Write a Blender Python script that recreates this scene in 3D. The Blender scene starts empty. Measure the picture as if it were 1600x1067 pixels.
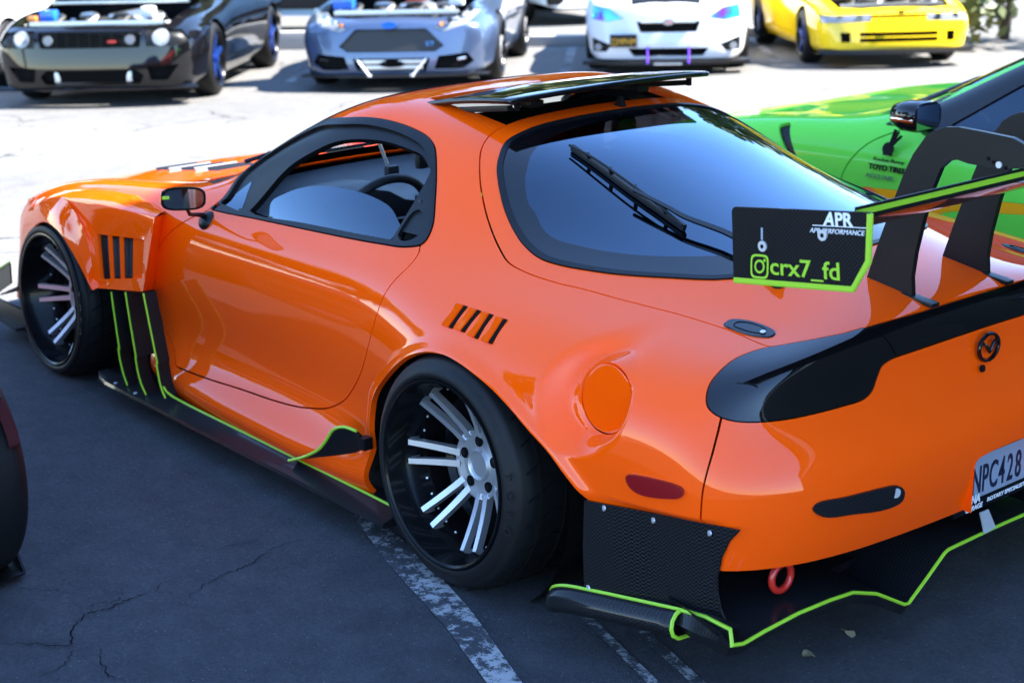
import bpy, bmesh, math, random
import numpy as np
from mathutils import Vector, Matrix

random.seed(7)
R = math.radians
SC = bpy.context.scene

# ------------------------------------------------------------------ camera
cam_d = bpy.data.cameras.new('camera')
cam = bpy.data.objects.new('camera', cam_d); SC.collection.objects.link(cam); SC.camera = cam
cam_d.sensor_width = 36.0; cam_d.sensor_fit = 'HORIZONTAL'
cam_d.lens = 2496.12 / 1600 * 36
cam_d.clip_start = 0.05; cam_d.clip_end = 400
_yaw, _pitch, _roll = 0.6823, 0.2933, -0.0228
_f = Vector((math.cos(_yaw)*math.cos(_pitch), -math.sin(_yaw)*math.cos(_pitch), -math.sin(_pitch)))
_r = Vector((-math.sin(_yaw), -math.cos(_yaw), 0)); _u = _r.cross(_f)
_r2 = _r*math.cos(_roll) + _u*math.sin(_roll); _u2 = _u*math.cos(_roll) - _r*math.sin(_roll)
_m = Matrix.Identity(4)
for i in range(3): _m[i][0] = _r2[i]; _m[i][1] = _u2[i]; _m[i][2] = -_f[i]
_m.translation = Vector((-3.0762, 3.2098, 1.8122))
cam.matrix_world = _m
cam_d.dof.use_dof = True; cam_d.dof.focus_distance = 4.05; cam_d.dof.aperture_fstop = 4.2

# ------------------------------------------------------------------ light
SUN_EL, SUN_AZ = R(50), math.atan2(-0.74, -0.67)      # direction towards the sun, azimuth from +x
sun_d = bpy.data.lights.new('sun', 'SUN'); sun_d.energy = 4.9; sun_d.angle = R(0.53); sun_d.color = (1, .95, .87)
sun = bpy.data.objects.new('sun', sun_d); SC.collection.objects.link(sun)
_d = Vector((math.cos(SUN_EL)*math.cos(SUN_AZ), math.cos(SUN_EL)*math.sin(SUN_AZ), math.sin(SUN_EL)))
sun.rotation_euler = _d.to_track_quat('Z', 'Y').to_euler()
sun.location = _d * 40
W = bpy.data.worlds.new('World'); SC.world = W; W.use_nodes = True
_nt = W.node_tree; _bg = _nt.nodes['Background']
_sky = _nt.nodes.new('ShaderNodeTexSky'); _sky.sky_type = 'NISHITA'; _sky.sun_disc = False
_sky.sun_elevation = SUN_EL; _sky.sun_rotation = R(90) - SUN_AZ
_sky.air_density = 1.0; _sky.dust_density = 0.0; _sky.ozone_density = 6.0
_nt.links.new(_sky.outputs[0], _bg.inputs[0]); _bg.inputs[1].default_value = 0.15
SC.view_settings.view_transform = 'Standard'; SC.view_settings.look = 'None'
SC.view_settings.gamma = 1; SC.view_settings.use_curve_mapping = False
SC.view_settings.exposure = 2.6
try:
    SC.cycles.max_bounces = 8; SC.cycles.transparent_max_bounces = 12
    SC.cycles.caustics_reflective = False; SC.cycles.caustics_refractive = False
    SC.cycles.sample_clamp_indirect = 6.0
except Exception: pass

# ------------------------------------------------------------------ materials
def mat(name, col=(.5,.5,.5), rough=.5, metal=0., coat=0., coat_rough=.03, spec=.5, build=None):
    m = bpy.data.materials.new(name); m.use_nodes = True
    nt = m.node_tree; b = nt.nodes['Principled BSDF']
    b.inputs['Base Color'].default_value = (*col, 1); b.inputs['Roughness'].default_value = rough
    b.inputs['Metallic'].default_value = metal; b.inputs['Specular IOR Level'].default_value = spec
    b.inputs['Coat Weight'].default_value = coat; b.inputs['Coat Roughness'].default_value = coat_rough
    if build: build(nt, b)
    return m
def nd(nt, t, **kw):
    n = nt.nodes.new(t)
    for k, v in kw.items():
        if k.startswith('i_'):
            key = k[2:].replace('_', ' ')
            n.inputs[key].default_value = v
        else: setattr(n, k, v)
    return n
def ramp(nt, a, stops):
    r = nt.nodes.new('ShaderNodeValToRGB'); e = r.color_ramp.elements
    while len(e) < len(stops): e.new(.5)
    for el, (p, c) in zip(e, stops):
        el.position = p; el.color = (c, c, c, 1) if not isinstance(c, tuple) else (*c, 1)
    nt.links.new(a, r.inputs[0]); return r.outputs[0]
def mixc(nt, fac, a, b, mode='MIX'):
    m = nt.nodes.new('ShaderNodeMix'); m.data_type = 'RGBA'; m.blend_type = mode
    for s, v in ((0, fac), (6, a), (7, b)):
        if hasattr(v, 'links'): nt.links.new(v, m.inputs[s])
        else: m.inputs[s].default_value = v if s == 0 else (*v, 1)
    return m.outputs[2]
def bump(nt, b, h, strength=.2, dist=.01):
    n = nt.nodes.new('ShaderNodeBump'); n.inputs['Strength'].default_value = strength; n.inputs['Distance'].default_value = dist
    nt.links.new(h, n.inputs['Height']); nt.links.new(n.outputs[0], b.inputs['Normal'])
def objco(nt, scale=1.0, out='Object'):
    tc = nt.nodes.new('ShaderNodeTexCoord'); mp = nt.nodes.new('ShaderNodeMapping')
    mp.inputs['Scale'].default_value = (scale,)*3 if not isinstance(scale, tuple) else scale
    nt.links.new(tc.outputs[out], mp.inputs[0]); return mp.outputs[0]

def paint_wear(flake=0.0):
    """clear-coated paint: faint dust film and the slightest orange peel"""
    def f(nt, b):
        co = objco(nt)
        n = nd(nt, 'ShaderNodeTexNoise', i_Scale=3.0, i_Detail=6.0); nt.links.new(co, n.inputs['Vector'])
        r = ramp(nt, n.outputs[0], [(.35, .004), (.75, .022)])
        nt.links.new(r, b.inputs['Coat Roughness'])
        p = nd(nt, 'ShaderNodeTexNoise', i_Scale=260.0, i_Detail=1.0); nt.links.new(co, p.inputs['Vector'])
        bp_ = nt.nodes.new('ShaderNodeBump'); bp_.inputs['Strength'].default_value = .009; bp_.inputs['Distance'].default_value = .002
        nt.links.new(p.outputs[0], bp_.inputs['Height']); nt.links.new(bp_.outputs[0], b.inputs['Coat Normal'])
    return f
def carbon(nt, b):
    co = objco(nt, 210.0)
    ck = nd(nt, 'ShaderNodeTexChecker', i_Scale=1.0); nt.links.new(co, ck.inputs['Vector'])
    nt.links.new(mixc(nt, ck.outputs[1], (.0015,.0015,.0018), (.015,.015,.017)), b.inputs['Base Color'])
    nt.links.new(ramp(nt, ck.outputs[1], [(0, .32), (1, .55)]), b.inputs['Roughness'])
def rubber(nt, b):
    co = objco(nt)
    n = nd(nt, 'ShaderNodeTexNoise', i_Scale=45.0, i_Detail=5.0); nt.links.new(co, n.inputs['Vector'])
    nt.links.new(mixc(nt, n.outputs[0], (.0035,.0035,.004), (.0085,.0085,.009)), b.inputs['Base Color'])
    bump(nt, b, n.outputs[0], .15, .002)

ORANGE = mat('orange_paint', (.97,.084,.0012), .5, coat=.72, spec=.0, build=paint_wear())
BLACKG = mat('gloss_black', (.003,.003,.0035), .3, coat=1., coat_rough=.02, spec=.0, build=paint_wear())
TRIM = mat('black_trim', (.005,.005,.006), .40, spec=.22)
DARK = mat('dark_cavity', (.004,.004,.004), .9, spec=.1)
CARBON = mat('carbon_weave', (.01,.01,.01), .4, coat=.4, coat_rough=.07, spec=.12, build=carbon)
SATIN = mat('satin_black_plate', (.0055,.0055,.006), .42, spec=.25)
GREEN = mat('lime_vinyl', (.30,.56,.025), .4, coat=.1)
RUBBER = mat('tyre_rubber', (.018,.018,.018), .55, spec=.25, build=rubber)
def brushed(nt, b):
    co = objco(nt, (30, 400, 30)); n = nd(nt, 'ShaderNodeTexNoise', i_Scale=1.5, i_Detail=3.0); nt.links.new(co, n.inputs['Vector'])
    nt.links.new(ramp(nt, n.outputs[0], [(.3, .24), (.7, .42)]), b.inputs['Roughness'])
SILVER = mat('brushed_alloy', (.72,.72,.74), .38, .85)
STEEL = mat('bright_steel', (.62,.62,.64), .35, .45)
RIMBLACK = mat('rim_black', (.003,.003,.0035), .25, coat=.15, coat_rough=.08, spec=.1)
WHITEINK = mat('white_vinyl', (.75,.76,.78), .4)
REDLENS = mat('red_lens', (.20,.004,.006), .3, coat=.6, spec=.1)
RED = mat('red_enamel', (.55,.02,.012), .35, coat=.4)
PLATEW = mat('plate_white', (.27,.31,.39), .4)
NAVY = mat('navy_ink', (.008,.010,.035), .5)
LEATHER = mat('cabin_vinyl', (.022,.023,.027), .55)
DASHT = mat('dash_top', (.06,.063,.07), .5)
def glass(name, tint, refl=.12, rough=0.0):
    m = bpy.data.materials.new(name); m.use_nodes = True; nt = m.node_tree
    nt.nodes.clear()
    out = nt.nodes.new('ShaderNodeOutputMaterial')
    tr = nt.nodes.new('ShaderNodeBsdfTransparent'); tr.inputs[0].default_value = (*tint, 1)
    gl = nt.nodes.new('ShaderNodeBsdfGlossy'); gl.inputs['Roughness'].default_value = rough; gl.inputs[0].default_value = (.60,.78,1,1) if tint[0] < .2 else (1,1,1,1)
    lw = nt.nodes.new('ShaderNodeLayerWeight'); lw.inputs[0].default_value = .5
    fr = nt.nodes.new('ShaderNodeMath'); fr.operation = 'POWER'; fr.inputs[1].default_value = 3.2; nt.links.new(lw.outputs[1], fr.inputs[0])
    mx = nt.nodes.new('ShaderNodeMixShader')
    mp = nt.nodes.new('ShaderNodeMapRange'); mp.inputs[1].default_value = .0; mp.inputs[2].default_value = 1.0; mp.inputs[3].default_value = refl; mp.inputs[4].default_value = 1.0
    nt.links.new(fr.outputs[0], mp.inputs[0]); nt.links.new(mp.outputs[0], mx.inputs[0])
    nt.links.new(tr.outputs[0], mx.inputs[1]); nt.links.new(gl.outputs[0], mx.inputs[2]); nt.links.new(mx.outputs[0], out.inputs[0])
    return m
GLASS_CLEAR = glass('clear_glass', (.90,.94,.92), .03)
GLASS_TINT = glass('tinted_glass', (.035,.04,.052), .085)
GLASS_SIDE = glass('side_glass', (.05,.06,.075), .06)

def tag(o, label=None, cat=None, group=None, kind=None):
    if label: o['label'] = label
    if cat: o['category'] = cat
    if group: o['group'] = group
    if kind: o['kind'] = kind
    return o
def empty(name, loc=(0,0,0), rz=0., parent=None):
    o = bpy.data.objects.new(name, None); SC.collection.objects.link(o)
    o.location = loc; o.rotation_euler = (0, 0, rz); o.empty_display_size = .2
    if parent: o.parent = parent
    return o
# ------------------------------------------------------------------ geometry helpers
def catmull(V, F, levels, crease=None):
    """Catmull-Clark subdivision of a cage; returns vertices (n,3) and quads (m,4)."""
    me = bpy.data.meshes.new('cage')
    me.from_pydata([tuple(v) for v in V], [], F)
    if crease:
        at = me.attributes.new('crease_edge', 'FLOAT', 'EDGE')
        for e in me.edges:
            at.data[e.index].value = crease.get(tuple(sorted(e.vertices)), 0.0)
    o = bpy.data.objects.new('cage', me)
    bpy.context.scene.collection.objects.link(o)
    s = o.modifiers.new('s', 'SUBSURF'); s.levels = levels; s.render_levels = levels
    dg = bpy.context.evaluated_depsgraph_get()
    ev = o.evaluated_get(dg); m2 = ev.to_mesh()
    co = np.zeros(len(m2.vertices) * 3); m2.vertices.foreach_get('co', co)
    lv = np.zeros(len(m2.loops), dtype=np.int64); m2.loops.foreach_get('vertex_index', lv)
    Vn = co.reshape(-1, 3).copy(); Fn = lv.reshape(-1, 4).copy()
    ev.to_mesh_clear()
    bpy.data.objects.remove(o); bpy.data.meshes.remove(me)
    return Vn, Fn

def vnormals(V, F):
    N = np.zeros_like(V)
    a, b, c, d = (V[F[:, k]] for k in range(4))
    fn = np.cross(c - a, d - b)
    for k in range(4): np.add.at(N, F[:, k], fn)
    return N / (np.linalg.norm(N, axis=1)[:, None] + 1e-12)

def spline(pts, closed=True, n=8, corners=()):
    """Catmull-Rom through pts (any dimension); indices in corners stay sharp."""
    P = np.array(pts, float); m = len(P); out = []
    rng = m if closed else m - 1
    for i in range(rng):
        p1, p2 = P[i], P[(i + 1) % m]
        p0 = P[(i - 1) % m] if (closed or i > 0) else p1
        p3 = P[(i + 2) % m] if (closed or i + 2 < m) else p2
        if i in corners: p0 = p1
        if (i + 1) % m in corners: p3 = p2
        d01 = max(np.linalg.norm(p1 - p0), 1e-9) ** .5; d12 = max(np.linalg.norm(p2 - p1), 1e-9) ** .5; d23 = max(np.linalg.norm(p3 - p2), 1e-9) ** .5
        m1 = (p2 - p1) if d01 < 1e-4 else ((p1 - p0) / d01 - (p2 - p0) / (d01 + d12) + (p2 - p1) / d12) * d12
        m2 = (p2 - p1) if d23 < 1e-4 else ((p2 - p1) / d12 - (p3 - p1) / (d12 + d23) + (p3 - p2) / d23) * d12
        for k in range(n):
            t = k / n
            out.append((2*t**3 - 3*t*t + 1)*p1 + (t**3 - 2*t*t + t)*m1 + (-2*t**3 + 3*t*t)*p2 + (t**3 - t*t)*m2)
    if not closed: out.append(P[-1])
    return np.array(out)

def sdf(Q, poly):
    """signed distance of 2D points Q to a closed polygon (negative inside)"""
    A = np.asarray(poly); B = np.roll(A, -1, 0)
    d = np.full(len(Q), 1e9); ins = np.zeros(len(Q), bool)
    for a, b in zip(A, B):
        e = b - a; w = Q - a
        t = np.clip((w @ e) / max(e @ e, 1e-12), 0, 1)
        d = np.minimum(d, np.hypot(*(w - t[:, None] * e).T))
        c = (a[1] > Q[:, 1]) != (b[1] > Q[:, 1])
        if e[1] != 0: ins ^= c & (Q[:, 0] < e[0] * (Q[:, 1] - a[1]) / e[1] + a[0])
    return np.where(ins, -d, d)

def clip(S, f):
    """keep the part of a skin S=(V,N,quads,polys) where f<0 (f per vertex)"""
    V, N, Q, P = S
    neg = f < 0
    cnt = neg[Q].sum(1) if len(Q) else np.zeros(0, int)
    keepQ = Q[cnt == 4] if len(Q) else Q
    cross = [tuple(q) for q in Q[(cnt > 0) & (cnt < 4)].tolist()] if len(Q) else []
    out = []
    nv = len(V); cache = {}; addV = []; addN = []
    for q in cross + P:
        ins = [neg[i] for i in q]
        if all(ins): out.append(q); continue
        if not any(ins): continue
        poly = []; L = len(q)
        for k in range(L):
            i, j = q[k], q[(k + 1) % L]
            if neg[i]: poly.append(i)
            if neg[i] != neg[j]:
                key = (i, j) if i < j else (j, i)
                if key not in cache:
                    t = f[key[0]] / (f[key[0]] - f[key[1]])
                    t = min(max(t, .001), .999)
                    cache[key] = nv + len(addV)
                    addV.append(V[key[0]] * (1 - t) + V[key[1]] * t)
                    nn = N[key[0]] * (1 - t) + N[key[1]] * t
                    addN.append(nn / (np.linalg.norm(nn) + 1e-12))
                poly.append(cache[key])
        if len(poly) >= 3: out.append(tuple(poly))
    if addV:
        V = np.vstack([V, np.array(addV)]); N = np.vstack([N, np.array(addN)])
    return compact((V, N, keepQ, out))

def compact(S):
    V, N, Q, P = S
    used = np.zeros(len(V), bool)
    if len(Q): used[Q.ravel()] = True
    for q in P: used[list(q)] = True
    idx = np.cumsum(used) - 1
    return V[used], N[used], (idx[Q] if len(Q) else Q), [tuple(int(idx[i]) for i in q) for q in P]

def field(S, poly, proj, gap=0.0, margin=.06, valid=None, sharp=True):
    """signed distance of every vertex to a closed polygon in a projected plane; proj: 2x3 matrix or axis pair"""
    V, N = S[0], S[1]
    Pm = np.zeros((2, 3)); 
    if isinstance(proj, tuple) and not hasattr(proj[0], '__len__'): Pm[0, proj[0]] = 1; Pm[1, proj[1]] = 1
    else: Pm = np.array(proj, float)
    U = V @ Pm.T
    lo = poly.min(0) - margin; hi = poly.max(0) + margin
    m = ((U > lo) & (U < hi)).all(1)
    if valid is not None: m &= valid(V, N)
    f = np.full(len(V), 1.0)
    if m.any(): f[m] = sdf(U[m], poly)
    return f
def cut(S, f, gap=.002):
    """split a skin into (inside, outside) with a shut line between"""
    return clip(S, f + gap), clip(S, -f + gap)

def link(name, me, mat=None, parent=None, loc=None):
    o = bpy.data.objects.new(name, me)
    bpy.context.scene.collection.objects.link(o)
    if mat is not None:
        for m in (mat if isinstance(mat, (list, tuple)) else [mat]): me.materials.append(m)
    if parent is not None: o.parent = parent
    if loc is not None: o.location = loc
    return o

def skin_obj(name, S, mat, parent=None, rim=0.012, off=0.0, back=False):
    """a skin region as one mesh: smooth outer face with the given normals and a turned-in rim"""
    V, N, Q, P = compact(S)
    F = [tuple(q) for q in Q.tolist()] + P
    if not F: return None
    if off: V = V + N * off
    cnt = set()
    for q in F:
        for k in range(len(q)): cnt.add((q[k], q[(k + 1) % len(q)]))
    bd = [(a, b) for (a, b) in cnt if (b, a) not in cnt]
    n0 = len(V); faces = list(F); VV = V
    ln = N[[i for q in F for i in q]]
    if rim and bd:
        bi = sorted({i for e in bd for i in e}); mp = {i: n0 + k for k, i in enumerate(bi)}
        VV = np.vstack([V, V[bi] - N[bi] * rim]); extra = []
        for a, b in bd:
            q = (b, a, mp[a], mp[b]); faces.append(q)
            nn = np.cross(VV[q[1]] - VV[q[0]], VV[q[2]] - VV[q[1]]); nn = nn / (np.linalg.norm(nn) + 1e-12)
            extra += [nn] * 4
        if back:
            o2 = len(VV); VV = np.vstack([VV, V - N * (rim + .0005)])
            for q in F:
                faces.append(tuple(o2 + i for i in reversed(q))); extra += [-N[i] for i in reversed(q)]
        ln = np.vstack([ln, np.array(extra)])
    me = bpy.data.meshes.new(name)
    me.from_pydata(VV.tolist(), [], faces)
    me.polygons.foreach_set('use_smooth', [True] * len(faces))
    me.normals_split_custom_set(ln.tolist())
    return link(name, me, mat, parent)

# ---- hand-built meshes
def mesh(name, V, F, mat, parent=None, smooth=35, loc=None):
    me = bpy.data.meshes.new(name)
    me.from_pydata([tuple(map(float, v)) for v in V], [], [tuple(f) for f in F])
    bm = bmesh.new(); bm.from_mesh(me); bmesh.ops.recalc_face_normals(bm, faces=bm.faces); bm.to_mesh(me); bm.free()
    if smooth:
        me.polygons.foreach_set('use_smooth', [True] * len(me.polygons)); me.set_sharp_from_angle(angle=R(smooth))
    return link(name, me, mat, parent, loc)
class MB:
    """collects pieces of ONE part"""
    def __init__(s): s.V = []; s.F = []
    def add(s, V, F):
        n = len(s.V); s.V += [tuple(map(float, v)) for v in V]; s.F += [tuple(n + i for i in f) for f in F]; return s
    def build(s, name, mat, parent=None, smooth=35, loc=None): return mesh(name, s.V, s.F, mat, parent, smooth, loc)
def g_box(c, s, bev=0.0, M=None):
    bm = bmesh.new(); bmesh.ops.create_cube(bm, size=1.0)
    bmesh.ops.scale(bm, vec=s, verts=bm.verts)
    if bev: bmesh.ops.bevel(bm, geom=bm.edges[:], offset=bev, segments=2, affect='EDGES', profile=.7)
    V = [v.co.copy() for v in bm.verts]; 
    for i, v in enumerate(bm.verts): v.index = i
    F = [[v.index for v in f.verts] for f in bm.faces]; bm.free()
    if M is not None: V = [M @ v for v in V]
    return [v + Vector(c) for v in V], F
def g_plate(outline, t, bev=0.0):
    """closed 3D outline (planar) thickened by vector t"""
    n = len(outline); o = [Vector(p) for p in outline]; t = Vector(t)
    V = [p - t*.5 for p in o] + [p + t*.5 for p in o]
    F = [list(range(n)), list(range(2*n - 1, n - 1, -1))] + [[i, (i+1) % n, n + (i+1) % n, n + i] for i in range(n)]
    return V, F
def g_tube(path, r, n=8, closed=False, caps=True):
    P = [Vector(p) for p in path]; m = len(P); V = []; F = []
    rr = r if hasattr(r, '__len__') else [r]*m
    up = None
    for i in range(m):
        a = P[(i-1) % m] if (closed or i > 0) else P[i]; b = P[(i+1) % m] if (closed or i < m-1) else P[i]
        t = (b - a).normalized()
        if up is None: up = Vector((0,0,1)) if abs(t.z) < .9 else Vector((1,0,0))
        x = t.cross(up).normalized(); y = x.cross(t).normalized(); up = y
        for k in range(n):
            an = 2*math.pi*k/n; V.append(P[i] + (x*math.cos(an) + y*math.sin(an))*rr[i])
    L = m if closed else m-1
    for i in range(L):
        for k in range(n):
            j = (i+1) % m
            F.append((i*n+k, i*n+(k+1) % n, j*n+(k+1) % n, j*n+k))
    if caps and not closed: F += [tuple(range(n-1, -1, -1)), tuple(range((m-1)*n, m*n))]
    return V, F
def g_sweep(path, prof, ups=None, closed_prof=True):
    """prof: (a,b) pairs; a along the side vector (path dir x up), b along up"""
    P = [Vector(p) for p in path]; m = len(P); n = len(prof); V = []; F = []
    for i in range(m):
        t = (P[min(i+1, m-1)] - P[max(i-1, 0)]).normalized()
        u = Vector(ups[i] if ups else (0,0,1)); s = t.cross(u).normalized(); u2 = s.cross(t).normalized()
        for a, b in prof: V.append(P[i] + s*a + u2*b)
    for i in range(m-1):
        for k in range(n if closed_prof else n-1):
            F.append((i*n+k, i*n+(k+1) % n, (i+1)*n+(k+1) % n, (i+1)*n+k))
    if closed_prof: F += [tuple(range(n)), tuple(range(m*n-1, (m-1)*n-1, -1))]
    return V, F
def g_loft(rows, closed=False):
    m = len(rows); n = len(rows[0]); V = [p for r in rows for p in r]; F = []
    for i in range(m-1):
        for k in range(n if closed else n-1):
            F.append((i*n+k, i*n+(k+1) % n, (i+1)*n+(k+1) % n, (i+1)*n+k))
    return V, F
def g_lathe(prof, n=64, axis='y', a0=0., a1=2*math.pi):
    """prof: (axial, radius); axis y"""
    full = abs(a1 - a0 - 2*math.pi) < 1e-6; V = []; F = []; m = len(prof)
    cols = n if full else n+1
    for k in range(cols):
        an = a0 + (a1 - a0)*k/n
        for (y, r) in prof: V.append((r*math.cos(an), y, r*math.sin(an)))
    for k in range(n):
        j = (k+1) % cols
        for i in range(m-1): F.append((k*m+i, k*m+i+1, j*m+i+1, j*m+i))
    return V, F
def g_disc(c, nrm, r, t, n=20):
    nrm = Vector(nrm).normalized(); x = nrm.orthogonal().normalized(); y = nrm.cross(x); c = Vector(c)
    V = [c + (x*math.cos(2*math.pi*k/n) + y*math.sin(2*math.pi*k/n))*r for k in range(n)]
    V += [v + nrm*t for v in V]
    F = [tuple(range(n-1, -1, -1)), tuple(range(n, 2*n))] + [(k, (k+1) % n, n+(k+1) % n, n+k) for k in range(n)]
    return V, F
def frame(o, x, y):
    """matrix with origin o, x axis x, y axis near y"""
    x = Vector(x).normalized(); z = x.cross(Vector(y)).normalized(); y = z.cross(x)
    M = Matrix.Identity(4)
    for i in range(3): M[i][0] = x[i]; M[i][1] = y[i]; M[i][2] = z[i]
    M.translation = Vector(o); return M
def text(name, body, M, size, mat, parent=None, depth=.0006, shear=0., sx=1., bold=0., align='LEFT', spacing=1.):
    cu = bpy.data.curves.new('t', 'FONT'); cu.body = body; cu.size = size; cu.extrude = depth; cu.shear = shear
    cu.offset = bold; cu.align_x = align; cu.space_character = spacing; cu.resolution_u = 4
    o = bpy.data.objects.new('t', cu); SC.collection.objects.link(o)
    dg = bpy.context.evaluated_depsgraph_get()
    me = bpy.data.meshes.new_from_object(o.evaluated_get(dg)); me.name = name
    bpy.data.objects.remove(o); bpy.data.curves.remove(cu)
    me.transform(M @ Matrix.Diagonal((sx, 1, 1, 1)))
    return link(name, me, mat, parent)
# ------------------------------------------------------------------ body skins from control cages
def car_cage(side, top, tailx, frontx):
    """side[i][r] for r=0..6, top[i][k] for k=0..3 (outwards of the belt row, last is y=0);
    tailx[c][r] / frontx[c][r]: four inner columns x rows 0..5 of the end faces. Returns full mirrored cage."""
    V = []; ids = {}; F = []
    def vid(key, p):
        if key not in ids:
            ids[key] = len(V); V.append(np.array(p, float))
        return ids[key]
    n = len(side)
    for i in range(n):
        for r in range(7): vid(('s', i, r), side[i][r])
        for k in range(4): vid(('s', i, 7 + k), top[i][k])
    for c in range(4):
        for r in range(6):
            vid(('t', c, r), tailx[c][r]); vid(('f', c, r), frontx[c][r])
    g = lambda *k: ids[k]
    for i in range(n - 1):
        for r in range(10):
            F.append((g('s', i, r), g('s', i, r + 1), g('s', i + 1, r + 1), g('s', i + 1, r)))
    def endv(e, c, r):
        i = n - 1 if e == 't' else 0
        if c < 0: return g('s', i, r)
        if r == 6: return g('s', i, 7 + c)
        return g(e, c, r)
    for c in range(-1, 3):
        for r in range(6):
            q = (endv('t', c, r), endv('t', c, r + 1), endv('t', c + 1, r + 1), endv('t', c + 1, r)); F.append(q)
            q = (endv('f', c, r), endv('f', c + 1, r), endv('f', c + 1, r + 1), endv('f', c, r + 1)); F.append(q)
    # mirror
    V = np.array(V); m = len(V)
    mir = {}
    V2 = [v for v in V]
    for i in range(m):
        if abs(V[i][1]) < 1e-6: mir[i] = i
        else:
            mir[i] = len(V2); V2.append(V[i] * (1, -1, 1))
    F = F + [tuple(mir[i] for i in reversed(q)) for q in F]
    return np.array(V2), [tuple(reversed(q)) for q in F]
# ------------------------------------------------------------------ orange coupe: control cage (x forward, y left, z up, metres)
# per station: x, then (y,z) for rows: bottom, lip, tuck, mid, upper, shoulder, belt | glass-mid, roof-edge, roof-mid, centre (x,y,z)
def _st(x, side, top):
    s = [(x + (p[2] if len(p) > 2 else 0), p[0], p[1]) for p in side]
    return s, top
ST = [
 _st(3.20, [(.66,.12),(.70,.20),(.71,.28),(.70,.36),(.69,.42),(.67,.47),(.63,.505)],
     [(3.24,.46,.52),(3.28,.32,.525),(3.31,.16,.53),(3.32,0,.53)]),
 _st(3.00, [(.72,.11),(.79,.19),(.80,.28),(.81,.38),(.80,.47),(.78,.53),(.72,.57)],
     [(3.02,.56,.59),(3.04,.40,.585),(3.05,.2,.59),(3.05,0,.595)]),
 _st(2.75, [(.75,.10),(.82,.19),(.84,.30),(.86,.42),(.855,.53),(.83,.605),(.76,.655)],
     [(2.75,.60,.655),(2.75,.42,.645),(2.75,.2,.655),(2.75,0,.66)]),
 _st(2.425,[(.76,.10),(.82,.19),(.85,.32),(.87,.46),(.87,.58),(.85,.675),(.77,.725)],
     [(2.42,.62,.705),(2.42,.44,.695),(2.42,.22,.695),(2.42,0,.70)]),
 _st(2.05, [(.76,.10),(.83,.18),(.83,.30),(.85,.45),(.855,.58),(.84,.70),(.765,.765)],
     [(2.05,.64,.745),(2.05,.46,.74),(2.05,.24,.742),(2.05,0,.747)]),
 _st(1.75, [(.84,.10),(.885,.17),(.795,.27),(.835,.44),(.85,.58),(.83,.705),(.755,.775)],
     [(1.73,.66,.782),(1.74,.48,.78),(1.79,.25,.772),(1.81,0,.772)]),
 _st(1.48, [(.88,.10),(.925,.172),(.80,.262),(.83,.44),(.85,.58),(.825,.71),(.745,.785)],
     [(1.38,.70,.86),(1.44,.575,.905),(1.61,.28,.848),(1.66,0,.842)]),
 _st(1.12, [(.89,.10),(.938,.172),(.80,.262),(.835,.44),(.85,.59),(.82,.72),(.735,.79)],
     [(1.04,.65,1.00),(1.02,.545,1.128),(1.07,.28,1.148),(1.09,0,1.148)]),
 _st(.75,  [(.895,.10),(.945,.172),(.805,.262),(.84,.44),(.855,.60),(.82,.73),(.73,.80)],
     [(.75,.61,1.0),(.75,.487,1.130),(.76,.25,1.135),(.77,0,1.135)]),
 _st(.45,  [(.895,.11),(.945,.175),(.845,.28),(.86,.44),(.865,.61),(.825,.74),(.735,.815)],
     [(.43,.60,.985),(.42,.45,1.080),(.43,.24,1.102),(.43,0,1.108)]),
 _st(.20,  [(.88,.13),(.945,.20),(.92,.32),(.93,.46),(.915,.62),(.84,.735),(.73,.805)],
     [(.18,.565,.915),(.16,.415,1.000),(.16,.22,1.058),(.16,0,1.067)]),
 _st(-.10, [(.90,.15),(.95,.22),(.965,.34),(.975,.47),(.945,.635),(.85,.74),(.725,.787)],
     [(-.1,.545,.850),(-.12,.39,.905),(-.13,.205,.952),(-.13,0,.967)]),
 _st(-.42, [(.90,.18),(.94,.26),(.95,.36),(.955,.49),(.935,.635),(.85,.725),(.715,.757)],
     [(-.43,.53,.79),(-.44,.385,.826),(-.45,.2,.862),(-.45,0,.875)]),
 _st(-.70, [(.87,.19),(.90,.27),(.905,.39),(.905,.50),(.89,.63),(.82,.70),(.70,.73)],
     [(-.71,.53,.748),(-.74,.40,.776),(-.75,.2,.808),(-.75,0,.815)]),
 _st(-.84, [(.84,.18,0),(.86,.27,-.02),(.865,.40,-.03),(.86,.50,-.03),(.83,.62,.01),(.76,.69,.0),(.66,.728,.0)],
     [(-.875,.53,.752),(-.895,.38,.772),(-.905,.19,.787),(-.91,0,.79)]),
]
TAIL = [
 [(-.92,.66,.20),(-.965,.67,.28),(-.985,.67,.40),(-.968,.66,.53),(-.893,.62,.605),(-.885,.58,.70)],
 [(-.965,.43,.21),(-1.0,.43,.30),(-1.025,.43,.41),(-1.012,.43,.54),(-.932,.40,.605),(-.92,.38,.71)],
 [(-.98,.2,.22),(-1.015,.2,.31),(-1.04,.2,.42),(-1.028,.2,.545),(-.950,.19,.605),(-.935,.19,.71)],
 [(-.985,0,.22),(-1.02,0,.31),(-1.045,0,.42),(-1.033,0,.545),(-.953,0,.605),(-.94,0,.71)]]
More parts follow.
